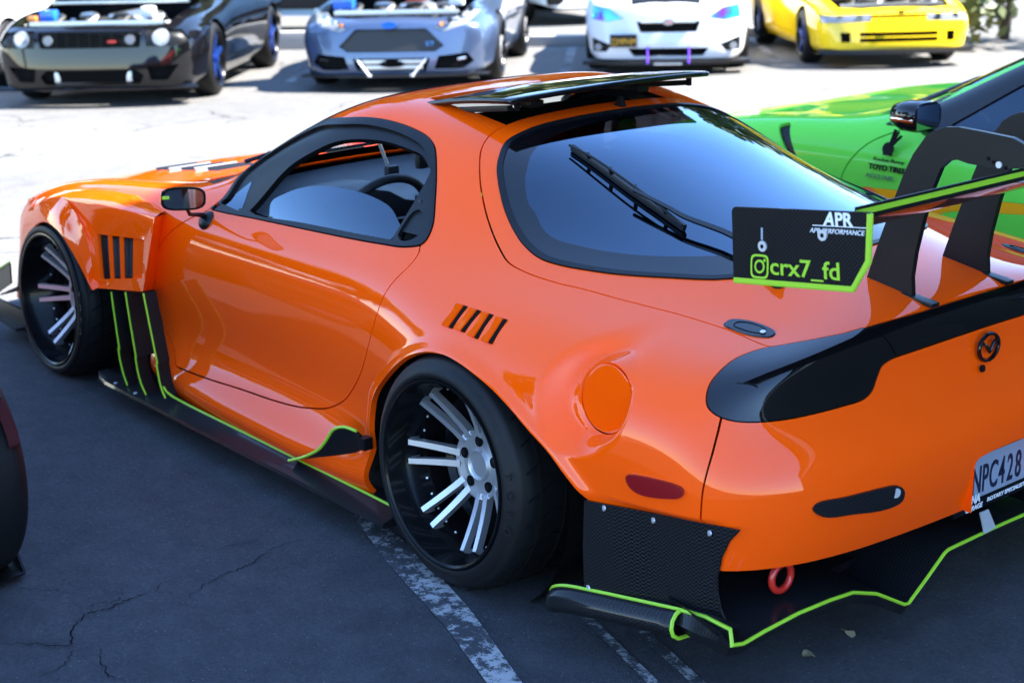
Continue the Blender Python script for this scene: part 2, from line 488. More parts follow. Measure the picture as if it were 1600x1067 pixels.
FRONT = [
 [(3.28,.50,.12),(3.32,.52,.20),(3.33,.52,.28),(3.32,.50,.36),(3.31,.49,.43),(3.28,.48,.51)],
 [(3.33,.34,.12),(3.38,.35,.20),(3.38,.35,.28),(3.37,.34,.36),(3.36,.33,.43),(3.33,.33,.52)],
 [(3.36,.17,.12),(3.40,.17,.20),(3.41,.17,.28),(3.40,.17,.36),(3.39,.17,.43),(3.36,.17,.525)],
 [(3.37,0,.12),(3.41,0,.20),(3.42,0,.28),(3.41,0,.36),(3.40,0,.43),(3.37,0,.53)]]
# outlines on the body surface of the orange coupe (metres)
CV = {
'win':[(1.440,0.774,0.759),(1.413,0.754,0.781),(1.396,0.729,0.813),(1.384,0.641,0.890),(1.100,0.542,1.049),(0.956,0.547,1.075),(0.853,0.531,1.084),(0.748,0.518,1.080),(0.649,0.516,1.067),(0.587,0.522,1.053),(0.535,0.539,1.031),(0.468,0.587,0.977),(0.400,0.646,0.905),(0.356,0.692,0.853),(0.348,0.727,0.820),(0.396,0.747,0.804),(0.510,0.756,0.795),(0.665,0.760,0.786),(0.915,0.764,0.775),(1.183,0.770,0.765),(1.372,0.775,0.757),(1.440,0.774,0.759)],
'door':[(1.454,0.783,0.748),(1.528,0.808,0.715),(1.598,0.828,0.675),(1.659,0.840,0.628),(1.698,0.844,0.589),(1.723,0.844,0.548),(1.756,0.836,0.455),(1.779,0.824,0.376),(1.761,0.819,0.304),(1.703,0.823,0.272),(1.652,0.839,0.237),(1.607,0.862,0.207),(1.379,0.864,0.218),(1.183,0.858,0.230),(0.997,0.853,0.239),(0.868,0.849,0.250),(0.785,0.844,0.264),(0.702,0.840,0.285),(0.613,0.841,0.331),(0.545,0.850,0.388),(0.476,0.864,0.461),(0.425,0.873,0.543),(0.394,0.869,0.618),(0.380,0.854,0.672),(0.375,0.845,0.695),(0.359,0.822,0.731),(0.338,0.784,0.771),(0.340,0.753,0.797),(0.355,0.736,0.813)],
'hatch':[(0.425,-0.265,1.092),(0.442,-0.080,1.103),(0.455,0.038,1.105),(0.454,0.164,1.103),(0.452,0.288,1.095),(0.441,0.387,1.078),(0.424,0.441,1.060),(0.399,0.482,1.035),(0.366,0.514,1.008),(0.313,0.555,0.964),(0.244,0.596,0.912),(0.178,0.629,0.872),(0.103,0.662,0.838),(0.034,0.687,0.815),(-0.041,0.692,0.804),(-0.139,0.684,0.796),(-0.235,0.663,0.790),(-0.330,0.644,0.783),(-0.419,0.622,0.775),(-0.505,0.600,0.768),(-0.640,0.579,0.755),(-0.766,0.581,0.744)],
'deck':[(-0.766,0.581,0.744),(-0.774,0.571,0.745),(-0.817,0.496,0.754),(-0.848,0.429,0.761),(-0.863,0.369,0.765),(-0.878,0.274,0.771),(-0.887,0.190,0.773),(-0.892,-0.019,0.777),(-0.882,-0.230,0.773)],
'glass':[(0.360,-0.358,1.067),(0.346,-0.242,1.081),(0.347,-0.140,1.089),(0.351,-0.059,1.092),(0.365,0.056,1.094),(0.375,0.172,1.091),(0.380,0.289,1.082),(0.377,0.351,1.072),(0.369,0.417,1.054),(0.340,0.464,1.028),(0.310,0.498,1.000),(0.257,0.535,0.960),(0.194,0.570,0.916),(0.113,0.604,0.873),(0.040,0.627,0.846),(-0.037,0.638,0.827),(-0.104,0.628,0.821),(-0.172,0.606,0.818),(-0.252,0.571,0.815),(-0.356,0.506,0.814),(-0.479,0.408,0.816)],
'gin':[(0.247,0.448,1.005),(0.205,0.486,0.972),(0.140,0.527,0.926),(0.111,0.533,0.914),(0.038,0.562,0.879),(-0.016,0.565,0.864),(-0.102,0.542,0.854),(-0.186,0.508,0.848),(-0.290,0.441,0.846),(-0.417,0.343,0.843)],
'tl':[(-0.766,0.581,0.744),(-0.751,0.624,0.738),(-0.744,0.675,0.729),(-0.751,0.730,0.714),(-0.760,0.769,0.697),(-0.773,0.794,0.676),(-0.788,0.804,0.657),(-0.810,0.797,0.642),(-0.836,0.771,0.630),(-0.862,0.723,0.623),(-0.886,0.652,0.619),(-0.905,0.574,0.620),(-0.917,0.506,0.622),(-0.926,0.443,0.626),(-0.926,0.414,0.639),(-0.922,0.392,0.666),(-0.919,0.374,0.687),(-0.920,0.349,0.696),(-0.922,0.325,0.700),(-0.928,0.239,0.705),(-0.931,-0.164,0.708)],
'bg':[(-0.816,0.793,0.638),(-0.823,0.807,0.607),(-0.829,0.825,0.568),(-0.826,0.842,0.535),(-0.824,0.856,0.488),(-0.826,0.860,0.430)],
'arch':[(0.398,0.895,0.257),(0.428,0.872,0.309),(0.415,0.870,0.374),(0.385,0.878,0.417),(0.294,0.899,0.495),(0.198,0.912,0.565),(0.130,0.915,0.600),(0.075,0.916,0.616),(0.005,0.920,0.626),(-0.063,0.926,0.623),(-0.145,0.934,0.610),(-0.222,0.941,0.591),(-0.295,0.946,0.562),(-0.362,0.948,0.526),(-0.422,0.945,0.493),(-0.478,0.939,0.447),(-0.538,0.930,0.399)],
'wglass':[(1.152,0.765,0.771),(1.169,0.736,0.810),(1.118,0.718,0.839),(1.039,0.701,0.868),(0.935,0.687,0.888),(0.835,0.680,0.894),(0.731,0.676,0.895),(0.629,0.680,0.886),(0.571,0.688,0.873),(0.526,0.706,0.850),(0.483,0.728,0.824),(0.477,0.743,0.809)],
'wopen':[(1.236,0.755,0.783),(1.131,0.675,0.917),(1.043,0.642,0.973),(0.951,0.612,1.014),(0.869,0.592,1.030),(0.782,0.576,1.036),(0.721,0.568,1.035),(0.633,0.564,1.026),(0.571,0.565,1.016),(0.512,0.583,0.989),(0.490,0.588,0.980),(0.477,0.743,0.809),(0.698,0.748,0.798),(0.931,0.753,0.788),(1.176,0.762,0.775)],
'wtri':[(1.402,0.756,0.779),(1.298,0.701,0.862),(1.293,0.725,0.825),(1.278,0.764,0.772)],
'handle':[(0.490,0.588,0.980),(0.437,0.625,0.933),(0.376,0.685,0.862),(0.362,0.721,0.827),(0.399,0.738,0.813),(0.477,0.743,0.809)],
'hrecess':[(0.444,0.668,0.888),(0.399,0.683,0.867),(0.382,0.706,0.842),(0.397,0.728,0.822),(0.433,0.739,0.813),(0.463,0.730,0.822),(0.468,0.699,0.856),(0.462,0.678,0.879)],
'lock':[(0.459,0.654,0.905)],
'pocket':[(-0.475,0.860,0.692),(-0.440,0.878,0.680),(-0.402,0.905,0.652),(-0.378,0.924,0.619),(-0.373,0.938,0.577),(-0.386,0.942,0.553),(-0.423,0.941,0.535),(-0.479,0.935,0.532),(-0.535,0.926,0.538),(-0.578,0.916,0.557),(-0.610,0.907,0.577),(-0.625,0.895,0.608),(-0.620,0.880,0.641),(-0.588,0.866,0.668),(-0.534,0.855,0.688)],
'marker':[(-0.646,0.911,0.481),(-0.649,0.910,0.489),(-0.679,0.904,0.494),(-0.778,0.878,0.491),(-0.788,0.875,0.481),(-0.784,0.878,0.467),(-0.754,0.888,0.458),(-0.681,0.905,0.452),(-0.655,0.910,0.464)],
'latch':[(-0.612,0.571,0.759),(-0.606,0.543,0.765),(-0.644,0.519,0.765),(-0.700,0.514,0.760),(-0.730,0.522,0.756),(-0.737,0.545,0.751),(-0.707,0.565,0.750),(-0.646,0.575,0.755)],
'rlight':[(-0.967,0.659,0.432),(-0.970,0.648,0.445),(-0.990,0.575,0.446),(-1.010,0.466,0.445),(-1.015,0.427,0.440),(-1.018,0.406,0.423),(-1.016,0.409,0.400),(-1.011,0.452,0.391),(-0.995,0.557,0.402),(-0.976,0.633,0.411)],
'slots':[(0.029,0.838,0.730),(0.034,0.885,0.681),(-0.027,0.839,0.730),(-0.019,0.887,0.683),(-0.076,0.839,0.730),(-0.079,0.892,0.680),(-0.132,0.840,0.729),(-0.137,0.894,0.680)],
'blade':[(0.205,0.316,1.036),(0.104,0.320,1.003),(-0.029,0.326,0.956),(-0.154,0.330,0.915),(-0.250,0.337,0.886)],
'arm':[(-0.069,0.353,0.935),(-0.185,0.337,0.904),(-0.240,0.332,0.890),(-0.389,0.301,0.859),(-0.582,0.350,0.810)],
'arm2':[(-0.092,0.374,0.921),(-0.255,0.356,0.879),(-0.453,0.370,0.830)],
'cap':[(-0.475,0.914,0.621),(-0.475,0.890,0.662),(-0.501,0.864,0.685),(-0.560,0.860,0.680),(-0.615,0.882,0.641),(-0.627,0.897,0.602),(-0.603,0.909,0.570),(-0.549,0.919,0.568),(-0.498,0.921,0.590),(-0.475,0.914,0.621)],
}
CV = {k: np.array(v) for k, v in CV.items()}
# ------------------------------------------------------------------ orange wide-body coupe
def xz(k): return CV[k][:, [0, 2]]
def xy(k): return CV[k][:, [0, 1]]
WIN = spline(xz('win')[:-1], n=4)
DOOR_POLY = np.vstack([spline(xz('door'), closed=False, n=5, corners=(11,)), [(.45, .86), (.75, .93), (1.1, .90), (1.40, .80)]])
ARCH = np.vstack([spline(xz('arch'), closed=False, n=5), [(-.543, .30), (-.545, -.1), (.43, -.1)]])
FARCH_HOLE = spline([(1.80,-.05),(1.815,.36),(1.83,.50),(1.95,.60),(2.2,.645),(2.5,.625),(2.70,.50),(2.80,.34),(2.83,-.05)], n=5, corners=(0, 8))
CAPC = np.array([-.528, .627]); CAPR = .080
POCKET = spline(xz('pocket'), n=4)

def smooth(t): t = np.clip(t, 0, 1); return t*t*(3 - 2*t)
def deform(V):
    V = V.copy()
    # rolled lip round the rear arches
    for s in (1, -1):
        m = (V[:, 1]*s > .6) & (V[:, 0] < .62) & (V[:, 0] > -.75) & (V[:, 2] < .72)
        q = V[m][:, [0, 2]]; d = sdf(q, ARCH)
        low = smooth((q[:, 1] - .22)/.1)
        V[m, 1] += s*(.011*np.exp(-(np.clip(d, 0, 1)/.02)**2))*low
    # fuel filler pocket, left side
    m = (V[:, 1] > .6) & (abs(V[:, 0] + .5) < .25) & (abs(V[:, 2] - .61) < .2)
    q = V[m][:, [0, 2]]; dx_, dz_ = q[:, 0] - CAPC[0], q[:, 1] - CAPC[1]
    r = np.hypot(dx_, dz_); ct = dx_/(r + 1e-6)
    Rb = CAPR + .030 + .068*np.clip(ct*.6 + .4, 0, 1)**1.2
    D = .052*smooth((q[:, 0] + .655)/.20)*smooth((Rb - r)/.062)
    y = V[m, 1] - D
    ic = r < CAPR
    Am = np.stack([np.ones(ic.sum()), dx_[ic], dz_[ic]], 1)
    co_ = np.linalg.lstsq(Am, y[ic], rcond=None)[0]; co_[2] *= .25; co_[1] = .05
    plane = co_[0] + co_[1]*dx_ + co_[2]*dz_
    w = smooth((CAPR + .014 - r)/.016)
    V[m, 1] = y*(1 - w) + plane*w
    # tuck the lower quarter in behind the spats
    for s in (1, -1):
        m = (V[:, 1]*s > .6) & (V[:, 0] < -.50) & (V[:, 0] > -.93) & (V[:, 2] < .45)
        lim = .935 + (V[m, 0] + .538)*.326 - .004
        k = smooth((.425 - V[m, 2])/.03)*smooth((V[m, 0] + .93)/.03)
        yy = V[m, 1]*s
        V[m, 1] = s*(yy*(1 - k) + np.minimum(yy, lim)*k)
    return V

if 'DEV' not in globals():
    _V, _F = car_cage([s[0] for s in ST], [s[1] for s in ST], TAIL, FRONT)
    _V, _F = catmull(_V, _F, 5)
    _V = deform(_V)
    SKIN = (_V, vnormals(_V, _F), _F, [])

car = empty('coupe'); tag(car, 'orange wide-body sports coupe with lime edged black aero parts', 'car')
def P(name, *a, **k): return name
def lr(S, poly, s, margin=.06):
    """field of a side outline (x,z) on side s"""
    return field(S, poly, (0, 2), margin=margin, valid=lambda V, N: (V[:, 1]*s > .2))
def toprow(half):
    h = np.array(half, float); return np.vstack([h, (h*(1, -1))[::-1][1:-1] if abs(h[0][1]) < 1e-6 and abs(h[-1][1]) < 1e-6 else (h*(1, -1))[::-1]])
up_ok = lambda V, N: (V[:, 2] > .55) & (N[:, 2] > .12)

# outlines seen from above (half, then mirrored)
_g = [tuple(q) for q in xy('glass') if q[1] > .10]
GL_H = [(_g[0][0] - .004, 0)] + _g + [(_g[-1][0] - .055, _g[-1][1] - .13), (_g[-1][0] - .09, .15), (_g[-1][0] - .10, 0)]
GLASS_P = toprow(spline(GL_H, closed=False, n=4))
GLASS_P[:, 1] *= np.where((GLASS_P[:, 1] < 0) & (GLASS_P[:, 0] < .15), 1 - .07*np.clip((.15 - GLASS_P[:, 0])/.5, 0, 1), 1)
def inset(poly, d):
    A = np.asarray(poly); t = np.roll(A, -1, 0) - np.roll(A, 1, 0); t = t/(np.linalg.norm(t, axis=1)[:, None] + 1e-9)
    ar = np.sum(A[:, 0]*np.roll(A[:, 1], -1) - np.roll(A[:, 0], -1)*A[:, 1])
    n = np.stack([-t[:, 1], t[:, 0]], 1)*(1 if ar > 0 else -1)
    return A + n*d
_gi = [tuple(q) for q in xy('gin')]
GIN_P = toprow(spline([(.30, 0), (.305, .2), (.297, .33), (.272, .405), (.25, .435)] + _gi[1:-1] + [(_gi[-1][0] + .01, _gi[-1][1] - .02), (_gi[-1][0] - .05, .2), (_gi[-1][0] - .07, 0)], closed=False, n=4))
GIN_P[:, 1] *= np.where((GIN_P[:, 1] < 0) & (GIN_P[:, 0] < .15), 1 - .07*np.clip((.15 - GIN_P[:, 0])/.5, 0, 1), 1)
hatch_h = [(.457, 0)] + [tuple(p) for p in xy('hatch')[3:]] + [tuple(p) for p in xy('deck')[1:7]] + [(-.893, 0)]
HATCH_P = toprow(np.vstack([spline(hatch_h[:21], closed=False, n=4), hatch_h[21:]]))
WS_H = [(1.655, 0), (1.635, .2), (1.57, .40), (1.47, .545), (1.385, .60), (1.32, .595), (1.20, .555), (1.10, .513), (1.045, .47), (1.02, .40), (1.0, .2), (.995, 0)]
WS_P = toprow(spline(WS_H, closed=False, n=4))
COWL_P = toprow([(1.79, 0), (1.775, .3), (1.755, .52), (1.70, .645), (1.55, .70), (1.43, .675), (1.36, .61), (1.30, .4), (1.28, 0)])
BONNET_P = toprow([(1.795, 0), (1.78, .3), (1.765, .52), (1.78, .61), (1.95, .645), (2.3, .67), (2.7, .64), (2.95, .56), (3.05, .4), (3.09, 0)])
BVENT = {s: np.array([(2.80, .13*s), (2.62, .34*s), (2.14, .36*s), (2.17, .15*s)]) for s in (1, -1)}
ROOFHOLE = toprow([(.80, 0), (.80, .36), (.42, .35), (.42, 0)])
# tail lamp outline, seen along an oblique direction
def oblique(d):
    d = np.array(d, float); d /= np.linalg.norm(d); a = np.cross((0, 0, 1), d); a /= np.linalg.norm(a); b = np.cross(d, a)
    return np.array([a, b])
TLv = CV['tl'][:19]; seam_top = np.array([-.864, .372, .768])
tl3 = np.vstack([TLv, [(-.885, .335, .735)], [seam_top], CV['deck'][3:0:-1]])
def tl_poly(s):
    A = oblique((-1, .55*s, .55)); p = (tl3*(1, s, 1)) @ A.T
    return np.vstack([spline(p[:19], closed=False, n=4, corners=(0,)), p[19:]]), A

# ---- cut the skin
S = SKIN
parts = {}
for s in (1, -1):
    f = lr(S, WIN, s); parts['trim', s], S = cut(S, f, .0012)
_, S = cut(S, field(S, WS_P, (0, 1), valid=up_ok), .0012); parts['ws'] = _
for s in (1, -1):
    f = lr(S, DOOR_POLY, s); parts['door', s], S = cut(S, f, .0022)
    f = lr(S, ARCH, s); S = clip(S, -f)
    f = lr(S, FARCH_HOLE, s); S = clip(S, -f)
glassall, S = cut(S, field(S, GLASS_P, (0, 1), valid=up_ok), .0008)
for s in (1, -1):
    pl, A = tl_poly(s)
    d = A[0][[1, 0, 2]]*(-1, 1, 0) if False else np.cross(A[0], A[1])
    f = field(S, pl, A, valid=lambda V, N: (V[:, 0] < -.70) & (V[:, 1]*s > .1) & (N @ d > .1))
    parts['tl', s], S = cut(S, f, .0015)
A = oblique((-1, 0, .8))
seam = np.vstack([TLv[18:19], [(-.885, .335, .735)], [seam_top]])
low = [(-.928, .24, .703), (-.932, .12, .706), (-.933, 0, .707)]
seam = seam + np.array((0, .014, 0))
hi = [(-.879, .276, .771), (-.888, .19, .7735), (-.892, .09, .776), (-.893, 0, .777)]
gh = np.vstack([low[::-1], seam, hi])
gp = np.vstack([gh, (gh*(1, -1, 1))[::-1][1:-1]]) @ A.T
parts['garnish'], S = cut(S, field(S, gp, A, valid=lambda V, N: V[:, 0] < -.8), .0015)
parts['hatch'], S = cut(S, field(S, HATCH_P, (0, 1), valid=up_ok), .0022)
S = clip(S, np.where((S[0][:, 0] < -.5), .300 - S[0][:, 2], -1))
PP = spline([(.158, .20), (.156, .41), (.15, .428), (.135, .437), (-.135, .437), (-.15, .428), (-.156, .41), (-.158, .20)], n=4, corners=(0, 7))
S = clip(S, -field(S, PP, (1, 2), valid=lambda V, N: V[:, 0] < -.9))
bgc = CV['bg']
bgc[:, 0] = (-.817, -.822, -.826, -.8265, -.825, -.825)
bgs = spline(bgc, closed=False, n=6)[::-1]
gx = np.interp(S[0][:, 2], bgs[:, 2], bgs[:, 0])
parts['bumper'], S = cut(S, np.where(S[0][:, 2] < .755, S[0][:, 0] - gx, 1.0), .0018)
cowlS, S = cut(S, field(S, COWL_P, (0, 1), valid=up_ok), .0008)
bon, S = cut(S, field(S, BONNET_P, (0, 1), valid=up_ok), .002)
for s in (1, -1):
    parts['bvent', s], bon = cut(bon, field(bon, BVENT[s], (0, 1)), .001)
_, S = cut(S, field(S, ROOFHOLE, (0, 1), valid=lambda V, N: (V[:, 2] > .9)), .001)
fc = np.hypot(S[0][:, 0] - CAPC[0], S[0][:, 2] - CAPC[1]) - CAPR
fc = np.where(S[0][:, 1] > .6, fc, 1)
parts['cap'], S = cut(S, fc, .0014)

body = skin_obj('body_shell', S, ORANGE, car, rim=.016)
for s in (1, -1):
    d = skin_obj('door', parts['door', s], ORANGE, car, rim=.02)
    V, N, Q, Pl = parts['door', s]
    skin_obj('inner_panel', (V, N, Q, Pl), DARK, d, rim=0, off=-.028)
hatch = skin_obj('rear_hatch', parts['hatch'], ORANGE, car, rim=.014)
bump_ = skin_obj('rear_bumper', parts['bumper'], ORANGE, car, rim=.018)
RLP = spline(CV['rlight'][:, [1, 2]], n=4); MKP = spline(CV['marker'][:, [0, 2]], n=4)
for s in (1, -1):
    q = RLP*(s, 1)
    r_ = skin_obj('rear_marker', clip(parts['bumper'], field(parts['bumper'], q, (1, 2), valid=lambda V, N: V[:, 0] < -.85)), CARBON, car, rim=.012, off=.007)
    MB().add(*g_disc((-1.0165, .432*s, .424), (-.95, .28*s, .02), .0115, .006, 16)).build('screw', STEEL, r_)
    MB().add(*g_disc((-.978, .632*s, .423), (-.92, .36*s, .02), .005, .008, 10)).build('screw', SATIN, r_)
    o_ = skin_obj('side_marker', clip(S, field(S, MKP, (0, 2), valid=lambda V, N: V[:, 1]*s > .5)), REDLENS, car, rim=.012, off=.008)
    for x, y, z in ((-.668,.903,.477),(-.768,.878,.467)):
        MB().add(*g_disc((x - .001, (y + .008)*s, z), (-.20, .97*s, .03), .0055, .0025, 10)).build('screw', SATIN, o_)
skin_obj('bonnet', bon, ORANGE, car, rim=.014)
skin_obj('cowl_panel', cowlS, TRIM, car, rim=0, off=-.006)
SLATM = mat('vent_grey', (.16,.16,.17), .4)
for s in (1, -1):
    bv = skin_obj('bonnet_vent', parts['bvent', s], SATIN, car, rim=.02, off=-.006)
    for k in range(5):
        x0 = 2.22 + k*.105
        m = MB().add(*g_box((0, 0, 0), (.035, .185, .006), .002, Matrix.Rotation(R(-28), 4, 'Y')))
        zz = float(np.interp(x0, [2.15, 2.8], [.752, .663]))
        m.build('vent_slat', SLATM if k % 2 else SATIN, bv, loc=(x0, s*.255, zz - .022))
skin_obj('fuel_cap', parts['cap'], ORANGE, car, rim=.01, off=-.0005)
# glasshouse
def seal(S, poly, proj, w, name, off, parent, valid=None, mat_=TRIM):
    ins = field(S, inset(poly, w), proj, valid=valid)
    inner, ring = clip(S, ins), clip(S, -ins)
    return skin_obj(name, ring, mat_, parent, rim=.008, off=off), inner
rseal, ginner = seal(glassall, GLASS_P, (0, 1), .017, 'window_seal', .004, car)
f = field(ginner, GIN_P, (0, 1))
clear, frit = clip(ginner, f), clip(ginner, -f)
rw = skin_obj('rear_window', clear, GLASS_TINT, car, rim=0)
skin_obj('window_border', frit, BLACKG, rw, rim=0)
wseal, wsin = seal(parts['ws'], WS_P, (0, 1), .014, 'windscreen_seal', .003, car)
skin_obj('windscreen', wsin, GLASS_CLEAR, car, rim=0)
WOPEN = spline(xz('wopen'), n=4, corners=(0, 11)); WGL = np.vstack([spline(xz('wglass')[:11], closed=False, n=4), [(.50, .79), (.9, .77), (1.16, .755)]])
HANDLE = spline(xz('handle'), n=4, corners=(0, 5)); HREC = spline(xz('hrecess'), n=4)
TRI = xz('wtri')
for s in (1, -1):
    tr = parts['trim', s]
    sg = clip(tr, lr(tr, WGL, s)); Vp = sg[0].copy(); dz = Vp[:, 2] - .765
    Vp[:, 1] = s*(.742 - .46*dz - .95*dz*dz - .10*(Vp[:, 0] - .85)**2)
    Np = np.stack([.20*(Vp[:, 0] - .85), np.full(len(dz), 1.0*s), .46 + 1.9*dz], 1); Np /= np.linalg.norm(Np, axis=1)[:, None]
    skin_obj('window_glass', (Vp, Np, sg[2], sg[3]), GLASS_SIDE, car, rim=0)
    ring = clip(tr, -lr(tr, WOPEN, s))
    hp = clip(ring, lr(ring, HANDLE, s)); ring = clip(ring, -lr(ring, HANDLE, s))
    tg = clip(ring, lr(ring, TRI, s)); ring = clip(ring, -lr(ring, TRI, s))
    fi = lr(ring, inset(WIN, .019), s)
    outer, inner = clip(ring, -fi), clip(ring, fi)
    wt = skin_obj('window_trim', outer, TRIM, car, rim=.012, off=.004)
    skin_obj('inner_frame', inner, TRIM, wt, rim=.02, off=-.007)
    skin_obj('quarter_pane', tg, GLASS_SIDE, wt, rim=0, off=-.006)
    hh = clip(hp, -lr(hp, HREC, s)); hr = clip(hp, lr(hp, HREC, s))
    h = skin_obj('door_handle', hh, SATIN, car, rim=.014, off=.003)
    hrs = skin_obj('handle_recess', hr, DARK, h, rim=0, off=-.022)
    fl = clip(hr, (hr[0][:, 2] - .872)*-1 + .012) if len(hr[0]) else hr
    low_ = clip(hr, .835 - hr[0][:, 2]) if len(hr[0]) else hr
    if len(low_[2]): skin_obj('handle_flap', low_, SATIN, h, rim=.006, off=-.004)
    lk = CV['lock'][0]*(1, s, 1)
    MB().add(*g_disc(lk, (0, s, .45), .0085, .004)).build('key_lock', SATIN, h)
# tail lamps and garnish
for s in (1, -1):
    skin_obj('tail_light', parts['tl', s], BLACKG, car, rim=.012, off=.0015)
skin_obj('tail_garnish', parts['garnish'], BLACKG, car, rim=.012, off=.0015)
# cabin lining: the inside of the shell
V, N, Q, Pl = S
f = np.maximum(np.maximum(.74 - V[:, 2], abs(V[:, 0] - .55) - 1.0), np.where(V[:, 0] > 1.36, 1.0, -1))
skin_obj('headlining', clip(S, f), DARK, car, rim=0, off=-.02)
V, N, Q, Pl = parts['hatch']; skin_obj('hatch_lining', parts['hatch'], DARK, hatch, rim=0, off=-.018)

# underbody and wheel wells
m = MB().add(*g_box((1.0, 0, .135), (3.6, 1.25, .02))).add(*g_box((1.6, 0, .45), (.03, 1.25, .62))).add(*g_box((2.72, 0, .36), (.7, 1.2, .42))).add(*g_box((-.5, 0, .40), (.75, 1.3, .28)))
m.build('underbody', DARK, car)
for cx, w, rr, cz in ((0, .30, .39, .32), (2.41, .30, .37, .30)):
    for s in (1, -1):
        Vv, Ff = g_lathe([(.0, .0), (0, rr), (w, rr)], 40)
        if s < 0: Vv = [(x, -y, z) for x, y, z in Vv]
        mesh('wheel_well', [(x + cx, y + s*.56, z + cz) for x, y, z in Vv], Ff, DARK, car)

# ---- wheels
def make_wheel(parent_car, loc, s, camber, rt, rim_r, width, spin, name='wheel', text_=True):
    w = empty(name, parent=parent_car)
    w.matrix_world = Matrix.Translation(loc) @ Matrix.Rotation(camber*s, 4, 'X') @ Matrix.Rotation(0 if s > 0 else math.pi, 4, 'Z')
    rr = rim_r; W_ = width
    prof = [(-.006, rr-.004), (.002, rr+.004), (.004, rr+.012), (-.002, rr+.026), (-.010, rr+(rt-rr)*.58), (-.020, rr+(rt-rr)*.80), (-.034, rt-.006), (-.055, rt), (-W_/2, rt+.001), (-W_+.06, rt), (-W_+.04, rt-.004), (-W_+.01, rr+.03), (-W_, rr)]
    V, F = g_lathe([tuple(p) for p in spline(prof, closed=False, n=3)], 96)
    ty = mesh('tyre', V, F, RUBBER, w)
    # sidewall rings and tread grooves
    g = MB()
    for k in range(28):
        a = 2*math.pi*k/28
        pts = []
        for q in range(6):
            y = -.035 - q/5*(W_ - .10); an = a + .32*abs(q/5 - .45) + .05
            pts.append((math.cos(an)*(rt+.0008), y, math.sin(an)*(rt+.0008)))
        Vt, Ft = g_tube(pts, .0026, 4)
        g.add(Vt, Ft)
    for y in (-.075, -W_*.5, -W_+.09):
        Vt, Ft = g_tube([(math.cos(2*math.pi*k/64)*(rt+.0005), y, math.sin(2*math.pi*k/64)*(rt+.0005)) for k in range(64)], .0045, 4, closed=True)
        g.add(Vt, Ft)
    g.build('tread_groove', DARK, w)
    # rim: lip, step and deep barrel
    prof = [(-.004, rr+.001), (.004, rr-.001), (.005, rr-.006), (.001, rr-.012), (-.006, rr-.0135), (-.05, rr-.017), (-.058, rr-.022), (-W_*.55, rr-.045), (-W_*.6, rr-.06), (-W_*.62, .02)]
    V, F = g_lathe(prof, 96); mesh('rim_barrel', V, F, RIMBLACK, w, smooth=30)
    rb = MB()
    for k in range(30):
        a = 2*math.pi*k/30; rb.add(*g_disc(((rr-.034)*math.cos(a), -.105, (rr-.034)*math.sin(a)), (-math.cos(a), .9, -math.sin(a)), .0030, .004, 6))
    tag(rb.build('rim_bolt', STEEL, w), kind='stuff')
    hub = -.126; tip = -.040; rs = rr - .016
    cen = MB()
    cen.add(*g_lathe([(hub-.02, .034), (hub+.004, .034), (hub+.006, .039), (hub-.002, .044), (hub-.004, .070), (hub+.004, .084), (hub+.004, .092), (hub-.03, .095)], 56))
    cen.add(*g_disc((0, hub-.004, 0), (0, 1, 0), .0375, .004, 32))
    cen.build('hub', SILVER, w)
    def hub_y(r): return hub + .002 + (tip - hub)*max(0, (r - .07)/(rs - .07))**1.25
    for k in range(7):
        a = spin + 2*math.pi*k/7
        sp = MB()
        for q in (-1, 1):
            rows = []
            for t in (0, .25, .5, .75, 1):
                r = .076 + (rs - .022 - .076)*t; off = q*(.0150 + .0115*t); hw = .0100 - .0016*t
                y = hub_y(r)
                rows.append([(r, y - .022, off - hw), (r, y, off - hw + .001), (r, y, off + hw - .001), (r, y - .022, off + hw)])
            r = rs + .004; y = hub_y(rs - .02) - .036; off = q*.0270; hw = .0080
            rows.append([(r - .012, y - .03, off - hw), (r, y, off - hw), (r, y, off + hw), (r - .012, y - .03, off + hw)])
            Vr, Fr = g_loft(rows, closed=True); ca, sa = math.cos(a), math.sin(a)
            sp.add([(r*ca - o_*sa, yy, r*sa + o_*ca) for r, yy, o_ in Vr], Fr)
        sp.build('spoke', SILVER, w, smooth=25)
    for k in range(5):
        a = spin + .3 + 2*math.pi*k/5; c = (.064*math.cos(a), hub-.014, .064*math.sin(a))
        Vn, Fn = g_disc(c, (0, 1, 0), .0145, .0145, 16); pk = MB().add(Vn, Fn)
        pk.build('lug_pocket', DARK, w)
        MB().add(*g_disc((c[0], hub-.004, c[2]), (0, 1, 0), .008, .007, 6)).build('lug_nut', SATIN, w)
    MB().add(*g_lathe([(-.2, .05), (-.2, .165), (-.215, .165), (-.215, .05)], 48)).build('brake_disc', STEEL, w)
    if text_:
        for i, ch in enumerate('TOYO'):
            a = math.pi - R(14) + i*.165; r = (rr + rt)/2 + .004
            e = Vector((math.cos(a), 0, math.sin(a))); t = Vector((-math.sin(a), 0, math.cos(a)))
            M = frame(e*(r - .014) + Vector((0, .0005, 0)) - t*.014, t, e)
            # sidewall letters stand slightly proud
            text('sidewall_letter', ch, M, .036, SIDEINK, w, depth=.0012, sx=.85)
    return w
SIDEINK = mat('raised_rubber', (.010,.010,.011), .45)
for s in (1, -1):
    make_wheel(car, Vector((0, s*.957, .312)), s, .056, .3095, .2485, .31, R(24 - 180/7))
    make_wheel(car, Vector((2.425, s*.94, .293)), s, .060, .2915, .2475, .28, R(-6))
